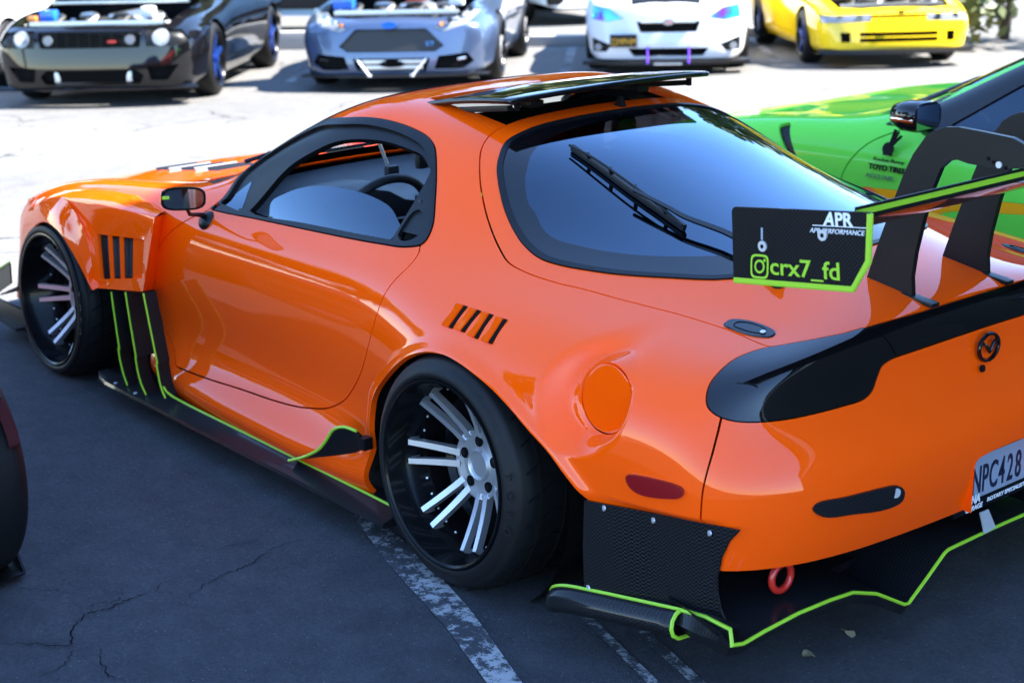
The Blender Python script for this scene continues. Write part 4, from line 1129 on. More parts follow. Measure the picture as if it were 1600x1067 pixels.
MB().add(*g_box((gx0, 0, 1.1225), (.004, 1.44, .028), .0006)).build('gurney_flap', SATIN, wing, smooth=0)
MB().add(*g_box((gx0 - .0026, 0, 1.1245), (.001, 1.44, .0115))).build('lime_stripe', GREEN, wing, smooth=0)
UPR = [(-.884,.782),(-.694,.803),(-.725,.90),(-.768,1.021),(-.792,1.085),(-.816,1.134),(-.849,1.180),(-.873,1.196),(-.900,1.206),(-.935,1.210),(-1.0,1.207),(-1.077,1.202),(-1.105,1.192),(-1.128,1.170),(-1.128,1.150),(-1.10,1.137),(-1.049,1.128),(-.966,1.131),(-.938,1.136),(-.915,1.130),(-.895,1.111),(-.875,1.06),(-.853,.980),(-.836,.90),(-.829,.84),(-.834,.789)]
for s in (1, -1):
    y = s*.151
    u = mesh('wing_upright', *g_plate([(x, y, z) for x, z in UPR], (0, .016, 0)), SATIN, wing, smooth=0)
    bvm = u.modifiers.new('bevel', 'BEVEL'); bvm.width = .0025; bvm.segments = 2; bvm.limit_method = 'ANGLE'; bvm.angle_limit = R(40)
    MB().add(*g_box((-.79, y, .796), (.215, .030, .010), .002, Matrix.Rotation(R(-6.5), 4, 'Y'))).build('upright_foot', SATIN, wing)
    for x, z, st in ((-1.049,1.139,1), (-1.020,1.149,0), (-1.034,1.143,0), (-1.066,1.134,0)):
        MB().add(*g_disc((x, y + s*.0082, z), (0, s, 0), .0075 if st else .0048, .0035 if st else .0008, 16)).build('upright_bolt', STEEL if st else DARK, wing)

# ---- cabin
rows = []
for y in [-.66 + 1.32*k/22 for k in range(23)]:
    h = .075*math.exp(-((y - .36)/.17)**4)
    pod = math.exp(-((y)/.12)**4)*.012
    h *= .95
    rows.append([(1.64 - .12*(y/.66)**2, y, .790), (1.50 - .06*(y/.66)**2, y, .755 + .2*h), (1.36, y, .742 + h*.8), (1.24, y, .735 + h + pod), (1.20, y, .715 + h + pod), (1.21, y, .690 + .4*h), (1.24, y, .64), (1.28, y, .50), (1.33, y, .30)])
V, F = g_loft(rows); da = mesh('dashboard', V, F, DASHT, car, smooth=40)
for y0 in (.075, -.075, ):
    vb = MB().add(*g_box((1.196, y0, .712), (.02, .125, .062), .008)); v = vb.build('air_vent', TRIM, da)
    for k in range(4): MB().add(*g_box((1.184, y0, .691 + .014*k), (.012, .105, .0035), .001)).build('vent_slat', LEATHER, da)
stw = empty('steering_wheel', parent=car); stw.matrix_local = Matrix.Translation((1.085, .36, .695)) @ Matrix.Rotation(R(-24), 4, 'Y')
MB().add(*g_tube([(0, .175*math.cos(a), .175*math.sin(a)) for a in [2*math.pi*k/48 for k in range(48)]], .0145, 10, closed=True)).build('wheel_rim', LEATHER, stw)
sp = MB()
for a in (R(0), R(180), R(270)): sp.add(*g_tube([(.01, .03*math.cos(a), .03*math.sin(a)), (0, .17*math.cos(a), .17*math.sin(a))], .010, 6))
sp.add(*g_disc((.015, 0, 0), (-1, 0, 0), .055, .03, 24)); sp.build('wheel_spokes', SATIN, stw)
MB().add(*g_tube([(1.08, .36, .715), (1.3, .36, .62)], .03, 10)).build('steering_column', DARK, car)
for y in (.36, -.36):
    se = empty('seat', parent=car)
    rows = []
    for t in range(9):
        u = t/8; x = .42 - .30*u; z = .36 + .52*u; w = .24 - .06*max(0, u - .55)/.45
        rows.append([(x + .10, y - w, z), (x + .02, y - w*.9, z), (x - .02, y - w*.5, z), (x - .03, y, z), (x - .02, y + w*.5, z), (x + .02, y + w*.9, z), (x + .10, y + w, z)])
    V, F = g_loft(rows); sb = mesh('backrest', V, F, LEATHER, se, smooth=60); k_ = sb.modifiers.new('t', 'SOLIDIFY'); k_.thickness = .05
    MB().add(*g_tube([r[0] for r in rows] + [r[3] for r in rows[-1:]] + [r[6] for r in rows[::-1]], .012, 6)).build('red_piping', RED, se)
    MB().add(*g_box((.62, y, .34), (.46, .44, .14), .04)).build('cushion', LEATHER, se)
MB().add(*g_box((-.25, 0, .62), (.6, 1.1, .02), .004)).build('luggage_cover', LEATHER, car)
MB().add(*g_tube([(.10, y, .60 + .38*math.sqrt(max(0, 1 - (y/.52)**2))) for y in [-.52 + 1.04*k/20 for k in range(21)]], .02, 8)).build('harness_bar', RED, car)
# phone mount and interior mirror on the screen
pm = MB().add(*g_tube([(1.14, .285, 1.02), (1.20, .279, .95), (1.20, .245, .86)], .006, 6)).add(*g_disc((1.14, .285, 1.02), (.5, 0, .8), .02, .012, 16)); pm.build('camera_mount', STEEL, car)
MB().add(*g_box((1.20, .229, .836), (.03, .044, .040), .010)).build('dash_camera', LEATHER, car)
MB().add(*g_box((1.08, .19, .89), (.03, .05, .07), .018)).build('interior_mirror', LEATHER, car)
MB().add(*g_tube([(1.72, .48, .835), (1.66, .1, .905), (1.62, -.3, .900)], .008, 6)).build('front_wiper', TRIM, car)
# front splitter with its winglets (seen past the front wheel)
for s in (1, -1):
    spl = MB().add(*g_plate([sy(p, s) for p in ((3.30,.0,.07),(3.28,.62,.07),(3.12,.88,.07),(2.88,.90,.07),(2.86,.80,.07),(2.86,0,.07))], (0,0,.012))).build('front_splitter', CARBON, car, smooth=0)
    ca = MB().add(*g_plate([sy(p, s) for p in ((3.10,.86,.165),(2.80,.905,.262),(2.79,.86,.262),(3.08,.78,.175))], (0,0,.006)))
    ca.add(*g_plate([sy(p, s) for p in ((3.22,.86,.215),(2.844,.905,.350),(2.852,.905,.268),(3.22,.86,.125))], (0,.006,0)))
    c_ = ca.build('front_canard', SATIN, car, smooth=0)
    MB().add(*g_tube([sy(p, s) for p in ((3.22,.865,.217),(2.846,.907,.352))], .005, 6)).build('lime_edging', GREEN, c_)
    ft = MB().add(*g_box(sy((3.02,.86,.10), s), (.30,.012,.09), .003)).build('splitter_fence', SATIN, car)
# ------------------------------------------------------------------ lot: the ground falls away gently beyond the coupe
FWD = np.array([0.776, -0.631]); CAMXY = np.array([-3.0762, 3.2098])
def gz(x, y):
    d = (x - CAMXY[0])*FWD[0] + (y - CAMXY[1])*FWD[1]
    return -.029*max(0., d - 6.5)
def ground_sheet(name, ds, ss, dz, m, kind='structure'):
    """grid in along-view d / sideways s coordinates"""
    nrm = np.array([FWD[1], -FWD[0]])
    V = []; F = []
    for d in ds:
        for s in ss:
            x, y = CAMXY + FWD*d + nrm*s; V.append((x, y, gz(x, y) + dz))
    n = len(ss)
    for i in range(len(ds)-1):
        for j in range(n-1): F.append((i*n+j, i*n+j+1, (i+1)*n+j+1, (i+1)*n+j))
    o = mesh(name, V, F, m, smooth=0); tag(o, kind=kind); return o
def lot_mat(nt, b):
    co = objco(nt)
    big = nd(nt, 'ShaderNodeTexNoise', i_Scale=.35, i_Detail=5.0); nt.links.new(co, big.inputs['Vector'])
    mid = nd(nt, 'ShaderNodeTexNoise', i_Scale=7.0, i_Detail=8.0, i_Roughness=.7); nt.links.new(co, mid.inputs['Vector'])
    fine = nd(nt, 'ShaderNodeTexNoise', i_Scale=240.0, i_Detail=2.0); nt.links.new(co, fine.inputs['Vector'])
    # pale asphalt away from the bays, dark bluish asphalt in them
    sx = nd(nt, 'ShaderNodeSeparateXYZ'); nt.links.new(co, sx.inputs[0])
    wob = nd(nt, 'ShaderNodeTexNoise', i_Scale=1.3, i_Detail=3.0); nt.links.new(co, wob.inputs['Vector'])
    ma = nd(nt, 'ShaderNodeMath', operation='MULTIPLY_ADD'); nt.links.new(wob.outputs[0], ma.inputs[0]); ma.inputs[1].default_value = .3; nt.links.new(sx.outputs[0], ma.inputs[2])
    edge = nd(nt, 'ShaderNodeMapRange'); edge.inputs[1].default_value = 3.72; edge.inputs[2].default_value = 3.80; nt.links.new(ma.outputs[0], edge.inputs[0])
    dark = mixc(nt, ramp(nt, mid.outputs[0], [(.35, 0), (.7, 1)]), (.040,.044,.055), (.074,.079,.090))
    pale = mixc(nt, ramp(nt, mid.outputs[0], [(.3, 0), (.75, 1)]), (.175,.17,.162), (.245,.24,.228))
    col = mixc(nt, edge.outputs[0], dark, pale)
    gn = nd(nt, 'ShaderNodeTexNoise', i_Scale=75.0, i_Detail=4.0, i_Roughness=.75); nt.links.new(co, gn.inputs['Vector'])
    col = mixc(nt, .8, col, ramp(nt, gn.outputs[0], [(.34, .42), (.66, 1.0)]), 'MULTIPLY')
    col = mixc(nt, .55, col, ramp(nt, big.outputs[0], [(.3, .55), (.7, 1.0)]), 'MULTIPLY')
    vo = nd(nt, 'ShaderNodeTexVoronoi', i_Scale=130.0); nt.links.new(co, vo.inputs['Vector'])
    wn = nd(nt, 'ShaderNodeTexWhiteNoise'); nt.links.new(vo.outputs['Position'], wn.inputs['Vector'])
    chips = nt.nodes.new('ShaderNodeMath'); chips.operation = 'MULTIPLY'
    nt.links.new(ramp(nt, vo.outputs['Distance'], [(.18, 1), (.34, 0)]), chips.inputs[0]); nt.links.new(ramp(nt, wn.outputs[0], [(.93, 0), (.98, 1)]), chips.inputs[1])
    col = mixc(nt, chips.outputs[0], col, (.15,.15,.15))
    # hairline cracks, only where a slow mask allows
    dn = nd(nt, 'ShaderNodeTexNoise', i_Scale=2.6, i_Detail=6.0, i_Roughness=.65); nt.links.new(co, dn.inputs['Vector'])
    add = nd(nt, 'ShaderNodeVectorMath', operation='MULTIPLY_ADD'); nt.links.new(dn.outputs['Color'], add.inputs[0]); add.inputs[1].default_value = (.42,.42,0); nt.links.new(co, add.inputs[2])
    cr = nd(nt, 'ShaderNodeTexVoronoi', feature='DISTANCE_TO_EDGE', i_Scale=.85); nt.links.new(add.outputs[0], cr.inputs['Vector'])
    msk = nd(nt, 'ShaderNodeTexNoise', i_Scale=1.1, i_Detail=3.0); nt.links.new(co, msk.inputs['Vector'])
    crm = nt.nodes.new('ShaderNodeMath'); crm.operation = 'MULTIPLY'
    nt.links.new(ramp(nt, cr.outputs['Distance'], [(.002, 1), (.0085, 0)]), crm.inputs[0]); nt.links.new(ramp(nt, msk.outputs[0], [(.50, 0), (.58, 1)]), crm.inputs[1])
    col = mixc(nt, crm.outputs[0], col, (.010,.010,.011))
    nt.links.new(col, b.inputs['Base Color'])
    b.inputs['Roughness'].default_value = .82; b.inputs['Specular IOR Level'].default_value = .35
    hs = nt.nodes.new('ShaderNodeMath'); hs.operation = 'SUBTRACT'; nt.links.new(fine.outputs[0], hs.inputs[0]); nt.links.new(crm.outputs[0], hs.inputs[1])
    bump(nt, b, hs.outputs[0], .9, .008)
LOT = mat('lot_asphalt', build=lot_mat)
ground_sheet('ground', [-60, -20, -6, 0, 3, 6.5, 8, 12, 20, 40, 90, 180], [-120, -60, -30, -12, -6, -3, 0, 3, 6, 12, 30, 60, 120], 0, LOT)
def worn_paint(nt, b):
    co = objco(nt)
    n = nd(nt, 'ShaderNodeTexNoise', i_Scale=22.0, i_Detail=9.0, i_Roughness=.85); nt.links.new(co, n.inputs['Vector'])
    n2 = nd(nt, 'ShaderNodeTexNoise', i_Scale=2.0, i_Detail=2.0); nt.links.new(co, n2.inputs['Vector'])
    ad = nd(nt, 'ShaderNodeMath', operation='MULTIPLY_ADD'); nt.links.new(n2.outputs[0], ad.inputs[0]); ad.inputs[1].default_value = .35; nt.links.new(n.outputs[0], ad.inputs[2])
    f = ramp(nt, ad.outputs[0], [(.66, 0), (.70, 1)])
    nt.links.new(mixc(nt, f, (.03,.032,.037), (.30,.30,.30)), b.inputs['Base Color'])
LINE = mat('worn_line_paint', rough=.8, build=worn_paint)
def stripe(p):
    o = mesh('parking_line', [(x, y, gz(x, y) + .004) for x, y in p], [tuple(range(len(p)))], LINE, smooth=0); tag(o, kind='structure')
stripe([(.75,.815),(.492,.837),(.185,.891),(-.181,1.002),(-.528,1.134),(-1.2,1.42),(-1.2,1.50),(-.489,1.20),(-.193,1.098),(.222,.985),(.582,.862),(.75,.835)][::-1])
stripe([(-.20,.765),(-.339,.805),(-.719,.921),(-1.3,1.12),(-1.3,1.085),(-.74,.900),(-.30,.765)])
stripe([(-.30,.69),(-.511,.764),(-.796,.850),(-1.3,1.01),(-1.3,.98),(-.81,.822),(-.52,.735),(-.32,.67)])
for cx_, cy_ in ((10.5,-5.0),(9.0,-7.35),(8.0,-9.45)):
    u_ = np.array((.73,-.68)); v_ = np.array((.68,.73))*.05
    q_ = [np.array((cx_, cy_)) + u_*a_ for a_ in (.3, 2.2, 4.2)]
    stripe([tuple(q - v_) for q in q_] + [tuple(q + v_) for q in q_[::-1]])
# open cracks in the dark asphalt
CRACKS = [([(0.461,1.953),(0.421,1.909),(0.346,1.840),(0.438,1.785),(0.478,1.729),(0.471,1.683),(0.481,1.618),(0.485,1.555),(0.446,1.506)], 0.006), ([(0.386,1.495),(0.435,1.414),(0.448,1.333),(0.457,1.271),(0.507,1.146),(0.495,1.074)], 0.0045), ([(0.608,1.276),(0.581,1.169)], 0.003), ([(0.343,1.836),(0.271,1.882),(0.242,1.962)], 0.004), ([(0.289,1.786),(0.214,1.819),(0.127,1.833),(0.074,1.796)], 0.0035), ([(0.478,1.729),(0.513,1.691),(0.498,1.636),(0.553,1.596)], 0.003), ([(0.750,1.814),(0.701,1.765),(0.601,1.694)], 0.002), ([(0.478,1.546),(0.505,1.514),(0.518,1.441)], 0.002)]
CRK = mat('crack_dark', (.006,.006,.007), .95, spec=.05)  # even dark colour of the crack ribbons
rc = random.Random(4)
def crack(pts, w):
    c = spline(pts, closed=False, n=7); L_, R_ = [], []
    for i, q in enumerate(c):
        t = c[min(i+1, len(c)-1)] - c[max(i-1, 0)]; t = t/(np.linalg.norm(t) + 1e-9); n = np.array((-t[1], t[0]))
        j = n*rc.uniform(-.007, .007); k = w*rc.uniform(.12, .5)*math.sin(math.pi*min(.98, max(.06, i/(len(c)-1))))**.5
        L_.append((*(q + j + n*k), .003)); R_.append((*(q + j - n*k), .003))
    V, F = g_loft([L_, R_]); o = mesh('asphalt_crack', V, F, CRK, smooth=0); tag(o, kind='structure')
for pts, w in CRACKS: crack(pts, w)
# fallen leaves on the asphalt
LEAF = mat('dry_leaf', (.20,.17,.10), .7)
for k, (x, y) in enumerate(((-.869,.39),(-.88,.548))):
    a = k*1.7; q = []
    for t in range(10):
        an = 2*math.pi*t/10; r = .016*(1 + .5*math.cos(an)**2)*(1 + .15*math.sin(3*an))
        q.append((x + r*math.cos(an + a), y + .6*r*math.sin(an + a), .006 + .006*math.sin(an*2)))
    o = mesh('fallen_leaf', q + [(x, y, .009)], [(t, (t+1) % 10, 10) for t in range(10)], LEAF, smooth=0)
    tag(o, ['dry leaf on the asphalt under the middle of the diffuser edge', 'pale dry leaf on the asphalt nearer the worn white lines'][k], 'leaf', 'fallen leaves on the asphalt')
# ------------------------------------------------------------------ other cars
def flake(nt, b):
    paint_wear()(nt, b)
def paint(name, col, rough=.38, metal=0.): return mat(name, col, rough, metal, coat=1., spec=.0 if metal == 0 else .5, build=paint_wear())
CHROME = mat('lamp_chrome', (.75,.77,.8), .12, 1.0)
LENS = mat('lamp_lens', (.20,.215,.235), .15, 0, coat=.8)
def std_stations(W=.90, fo=.88, wb=2.65, ro=.85, hb=.70, cowl=.92, belt=.90, roof=1.40, low=.14, flare=.0, nose=.0):
    """generic car cage: x=0 at the front axle; hb = height of the bonnet's leading edge"""
    S_ = []
    def row(x, w, z6, top, k=1., zl=low, fl=0.):
        h = z6 - zl
        return [(x, w*.90, zl), (x, (w + fl)*.96, zl + .10*h), (x, (w + fl)*.965, zl + .26*h), (x, (w + fl), zl + .48*h), (x, (w + fl*.8), zl + .70*h), (x, w*.97, zl + .88*h), (x, w*.88, z6)]
    def top(x, w, z6, zc, dx=0.): return [(x + dx*.3, w*.68, z6 + (zc - z6)*.5), (x + dx*.6, w*.45, z6 + (zc - z6)*.8), (x + dx*.9, w*.22, zc), (x + dx, 0, zc + .005)]
    for x, w, z6, zc, dx, fl in ((fo - .10, W*.93, hb - .03, hb, .10, 0), (fo - .30, W*.975, hb + .03, hb + .05, .06, 0), (.33, W, hb + .09, hb + .11, 0, flare), (0, W, hb + .12, hb + .14, 0, flare*1.2), (-.33, W, hb + .14, hb + .17, 0, flare),
                             (-.62, W, (belt + hb + .15)/2, cowl - .01, .10, 0)):
        S_.append((row(x, w, z6, None, fl=fl), top(x, w, z6, zc, dx)))
    gw = W*.80
    for x, z6, pts in ((-.95, belt, [(-.92, gw*.98, cowl + .06), (-.95, gw*.78, cowl + .12), (-.85, gw*.4, cowl + .13), (-.83, 0, cowl + .13)]),
                       (-1.45, belt + .01, [(-1.45, gw*.90, belt + .26), (-1.45, gw*.72, roof - .05), (-1.42, gw*.38, roof), (-1.41, 0, roof + .005)]),
                       (-2.0, belt + .03, [(-2.0, gw*.88, belt + .28), (-2.0, gw*.70, roof - .02), (-2.0, gw*.36, roof + .01), (-2.0, 0, roof + .015)]),
                       (-2.5, belt + .05, [(-2.5, gw*.88, belt + .22), (-2.5, gw*.68, roof - .12), (-2.5, gw*.36, roof - .08), (-2.5, 0, roof - .075)])):
        S_.append((row(x, W, z6, None, fl=flare if x < -2.2 else 0), pts))
    for x, z6, zc in ((-wb, belt + .06, roof - .22), (-wb - .35, belt + .05, belt + .16), (-wb - ro + .1, belt + .02, belt + .06)):
        S_.append((row(x, W*(.97 if x < -wb - .5 else 1.), z6, None), [(x, gw*.8, z6 + (zc - z6)*.5), (x, gw*.6, zc - .02), (x, gw*.3, zc), (x, 0, zc)]))
    z = [low, low + .10*(hb - low), low + .26*(hb - low), low + .48*(hb - low), low + .70*(hb - low), low + .88*(hb - low)]
    fr = []; ta = []
    xt = -wb - ro
    bulge = [0, .03, .035, .025, .012, 0]
    for w, dx in ((.72, .055), (.48, .095), (.24, .112), (0, .118)):
        fr.append([(fo - .10 + dx + bulge[r] + nose*(1 - r/5), W*w, z[r]) for r in range(6)])
        ta.append([(xt - dx*.5, W*w, .25 + (belt - .25)*r/5.6) for r in range(6)])
    return S_, ta, fr
def simple_wheel(parent, x, y, r, w, m, rim_r, spokes=5, z=None):
    e = empty('wheel', parent=parent); s = 1 if y > 0 else -1
    e.matrix_local = Matrix.Translation((x, y, z if z is not None else r)) @ Matrix.Rotation(0 if s > 0 else math.pi, 4, 'Z')
    V, F = g_lathe([tuple(p) for p in spline([(-.01, rim_r), (.0, rim_r + .02), (-.005, r - .04), (-.03, r - .008), (-.06, r), (-w + .05, r), (-w, r - .05), (-w, rim_r)], closed=False, n=3)], 40)
    mesh('tyre', V, F, RUBBER, e)
    V, F = g_lathe([(-.004, rim_r + .004), (.002, rim_r - .004), (-.01, rim_r - .016), (-.06, rim_r - .03), (-.10, rim_r - .05), (-.11, .0)], 40)
    mesh('rim_barrel', V, F, RIMBLACK, e)
    for k in range(spokes):
        a = 2*math.pi*k/spokes + .3; ca, sa = math.cos(a), math.sin(a); sp = MB()
        rows = []
        for t, hw, yy in ((.03, .03, -.03), (.5, .022, -.022), (1., .028, -.016)):
            rr = .03 + (rim_r - .045)*t; rows.append([(rr*ca - q*sa, yy + d, rr*sa + q*ca) for q, d in ((-hw, -.03), (-hw*.8, 0), (hw*.8, 0), (hw, -.03))])
        V, F = g_loft(rows, closed=True); sp.add(V, F); sp.build('spoke', m, e)
    MB().add(*g_disc((0, -.03, 0), (0, 1, 0), .045, .018, 18)).build('hub', m, e)
    return e
def place(root, x, y, ang, sc=1.):
    n = Vector((.029*FWD[0], .029*FWD[1], 1)).normalized() if (Vector((x, y)) - Vector(CAMXY)).dot(Vector(FWD)) > 6.5 else Vector((0, 0, 1))
    h = Vector((math.cos(ang), math.sin(ang), 0)); l = n.cross(h).normalized(); h = l.cross(n)
    M = Matrix.Identity(4)
    for i in range(3): M[i][0] = h[i]*sc; M[i][1] = l[i]*sc; M[i][2] = n[i]*sc
    M.translation = (x, y, gz(x, y)); root.matrix_world = M
def front_ok(V, N): return N[:, 0] > .12
def mirror_y(p): return np.array([(-y, z) for y, z in p][::-1])
def build_car(name, label, body_m, st, x, y, ang, feats, sc=1., wheel_m=SILVER, wr=.325, rim=.235, hood='closed', hood_m=None, hood_poly=None, group='cars parked across the lot', wx=None, spokes=5, W=.9, wb=2.65, cat='car', level=4, bay=None):
    root = empty(name); tag(root, label, cat, group)
    V, F = car_cage([s[0] for s in st[0]], [s[1] for s in st[0]], st[1], st[2]); V, F = catmull(V, F, level); S = (V, vnormals(V, F), F, [])
    xs = [0, -wb]
    for cx in xs:
        f = np.hypot(S[0][:, 0] - cx, S[0][:, 2] - wr) - (wr + .035)
        S = clip(S, np.where(abs(S[0][:, 1]) > .45, -f, -1))
    # features on the nose, each a region of the skin set in or out
    for fname, poly, m, off, both in feats:
        for P_ in ([np.array(poly), mirror_y(poly)] if both else [np.array(poly)]):
            f = field(S, P_, (1, 2), valid=front_ok); part, S = cut(S, f, .002)
            if len(part[2]) or part[3]: skin_obj(fname, part, m, root, rim=max(.01, -off + .004), off=off)
    # glasshouse
    gp = lambda w, k: w*k
    zb = max(s[0][6][2] for s in st[0][6:9])
    WSp = toprow([(-.80, 0), (-.82, W*.35), (-.98, W*.66), (-1.36, W*.56), (-1.44, 0)])
    ws, S = cut(S, field(S, WSp, (0, 1), valid=lambda V, N: V[:, 2] > zb + .02), .002); skin_obj('windscreen', ws, GLASS_TINT, root, rim=0)
    for s in (1, -1):
        sw = np.array([(-1.08, zb + .06), (-1.55, zb + .36), (-2.3, zb + .36), (-2.75, zb + .10), (-2.7, zb + .05)])
        g_, S = cut(S, field(S, sw, (0, 2), valid=lambda V, N: V[:, 1]*s > .2), .002); skin_obj('side_window', g_, GLASS_TINT, root, rim=0)
        dr = np.array([(-.55, .30), (-.62, zb - .02), (-1.0, zb + .03), (-1.9, zb + .04), (-1.95, .32)])
        d_, S = cut(S, field(S, dr, (0, 2), valid=lambda V, N: V[:, 1]*s > .4), .003); skin_obj('door', d_, body_m, root, rim=.02)
    fo = max(v[0] for s in st[0][:1] for v in s[1])
    if hood_poly is None: hood_poly = [(fo - .10, 0), (fo - .12, W*.45), (fo - .22, W*.70), (.1, W*.76), (-.5, W*.74), (-.62, W*.5), (-.66, 0)]
    HP = toprow(hood_poly)
    hd, S = cut(S, field(S, HP, (0, 1), valid=lambda V, N: (N[:, 2] > .25) & (V[:, 2] < zb + .12)), .004)
    if hood == 'closed': skin_obj('bonnet', hd, hood_m or body_m, root, rim=.015)
    else:
        h = skin_obj('bonnet', hd, hood_m or body_m, root, rim=.02, back=True)
        px, pz = -.60, zb + .03
        h.matrix_local = Matrix.Translation((px, 0, pz)) @ Matrix.Rotation(R(62), 4, 'Y').inverted() @ Matrix.Translation((-px, 0, -pz)) if False else Matrix.Translation((px, 0, pz)) @ Matrix.Rotation(R(-62), 4, 'Y') @ Matrix.Translation((-px, 0, -pz))
    skin_obj('body', S, body_m, root, rim=.015)
    mm = MB().add(*g_box((-1.3, 0, .30), (3.9, W*1.3, .2))).add(*g_box((-.68, 0, .55), (.04, W*1.6, .6))); mm.build('underbody', DARK, root)
    if bay: bay(root)
    for cx in xs:
        for s in (1, -1): simple_wheel(root, cx, s*(W + (wx or 0)), wr, .24, wheel_m, rim, spokes)
    place(root, x, y, ang, sc)
    return root
rnd = random.Random(3)
HOSE = mat('rubber_hose', (.03,.03,.03), .5)
ALU = mat('cast_alloy', (.55,.55,.54), .38, 1.0)
def engine_bay(z0, W, accents, front=.55):
    def f(root):
        MB().add(*g_box((front - .02, 0, z0 - .03), (.07, W*1.3, .05), .01)).build('slam_panel', ALU, root)
        MB().add(*g_box((.05, 0, z0 - .34), (1.2, W*1.45, .04))).build('bay_floor', DARK, root)
        MB().add(*g_box((-.05, .02, z0 - .12), (.62, .50, .22), .04)).build('engine_cover', HOSE, root)
        for k in range(4): MB().add(*g_tube([(-.25 + .14*k, -.02, z0), (-.25 + .14*k, .18, z0 + .03), (-.22 + .14*k, .30, z0 - .05)], .026, 8)).build('intake_runner', ALU, root)
        for nm, m, c, s_ in accents: MB().add(*g_box(c, s_, min(s_)*.3)).build(nm, m, root)
        for nm, k in (('coolant_hose', 0), ('coolant_hose', 1), ('intake_pipe', 2), ('intake_pipe', 3)):
            y = -.45 + .3*k; MB().add(*g_tube([tuple(p) for p in spline([(front - .1, y, z0 - .06), (front - .25, y + .08, z0 + .02), (front - .42, y - .10, z0 + .01), (front - .6, y + .06, z0 - .08)], closed=False, n=5)], .022 + .008*(k % 2), 8)).build(nm, ALU if k % 2 else HOSE, root)
        for k in range(10): MB().add(*g_disc((front - rnd.uniform(.02, .75), rnd.uniform(-.6, .6), z0 - .04 + rnd.uniform(-.03, .03)), (rnd.uniform(-.3, .3), rnd.uniform(-.3, .3), 1), rnd.uniform(.02, .045), .02, 14)).build('filler_cap', rnd.choice([ALU, CHROME, HOSE, STEEL]), root)
    return f
def disc_poly(cy, cz, r, n=18, e=1.): return [(cy + r*math.cos(2*math.pi*k/n)*e, cz + r*math.sin(2*math.pi*k/n)) for k in range(n)]

# black muscle car, bonnet up
BLKP = paint('black_paint', (.004,.004,.005))
NAVYM = mat('blue_wheel', (.03,.10,.45), .25, .8)
WHITEP = mat('white_plastic', (.7,.7,.7), .4); BLUEP = paint('blue_cap', (.02,.15,.6)); REDP = paint('red_pipe', (.6,.03,.02)); ORP = paint('amber', (.6,.2,.03))
st = std_stations(W=.93, fo=.92, wb=2.70, ro=1.0, hb=.69, cowl=.94, belt=.91, roof=1.36, low=.16, nose=-.02, flare=.01)
feats = [('grille', [(-.44,.525),(-.46,.66),(.46,.66),(.44,.525)], DARK, -.035, False),
         ('headlight', disc_poly(.625, .605, .075), LENS, -.006, True),
         ('lamp_housing', [(.50,.53),(.50,.675),(.78,.66),(.86,.58),(.80,.53)], SATIN, -.02, True),
         ('lower_intake', [(-.42,.21),(-.46,.28),(-.40,.33),(.40,.33),(.46,.28),(.42,.21)], DARK, -.05, False),
         ('brake_duct', [(.52,.235),(.50,.35),(.76,.365),(.66,.235)], DARK, -.04, True)]
mu = build_car('muscle_car', 'black muscle car with open bonnet and blue spoked wheels', BLKP, st, 10.90, -3.51, R(138), feats, wheel_m=NAVYM, wr=.335, rim=.255, hood='open', W=.93, wb=2.70, wx=.0,
   bay=engine_bay(.745, .93, [('fuse_box', BLUEP, (.42,-.50,.78), (.16,.14,.10)), ('coolant_tank', WHITEP, (.45,.42,.80), (.14,.12,.10)), ('strut_brace', ALU, (-.15,0,.86), (.05,1.3,.03)), ('washer_cap', ORP, (.52,-.62,.76), (.08,.08,.05))], front=.66))
gm = MB()
for k in range(5): gm.add(*g_box((.915 - .002*k, 0, .54 + k*.027), (.012, .86, .005)))
for k in range(9): gm.add(*g_box((.915, -.40 + .1*k, .592), (.010, .005, .13)))
gm.build('grille_bars', SATIN, mu, smooth=0)
for s in (1, -1):
    MB().add(*g_disc((.925, .365*s, .592), (1, 0, 0), .042, .012, 20)).build('fog_lamp', LENS, mu)
    MB().add(*g_lathe([(0, .052), (.02, .05), (.02, 0)], 24)).build('headlight_bezel', CHROME, mu).matrix_local = Matrix.Translation((.86, .63*s, .605)) @ Matrix.Rotation(R(-90), 4, 'Z')
MB().add(*g_box((.87, 0, .27), (.02, .66, .10), .004)).build('intercooler', SATIN, mu)
for s in (1, -1): MB().add(*g_box((.885, .32*s, .27), (.02, .05, .09), .008)).build('intercooler_tank', ALU, mu)
ch = MB().add(*g_loft([[(.93 - .16*(y/.9)**2 + a, y, b) for y in [-.90 + 1.8*k/20 for k in range(21)]] for a, b in ((0, .19), (.03, .165), (.02, .15), (-.2, .15))])).build('chin_spoiler', BLKP, mu)
MB().add(*g_box((.925, .20, .575), (.01, .07, .02))).build('grille_badge', RED, mu)

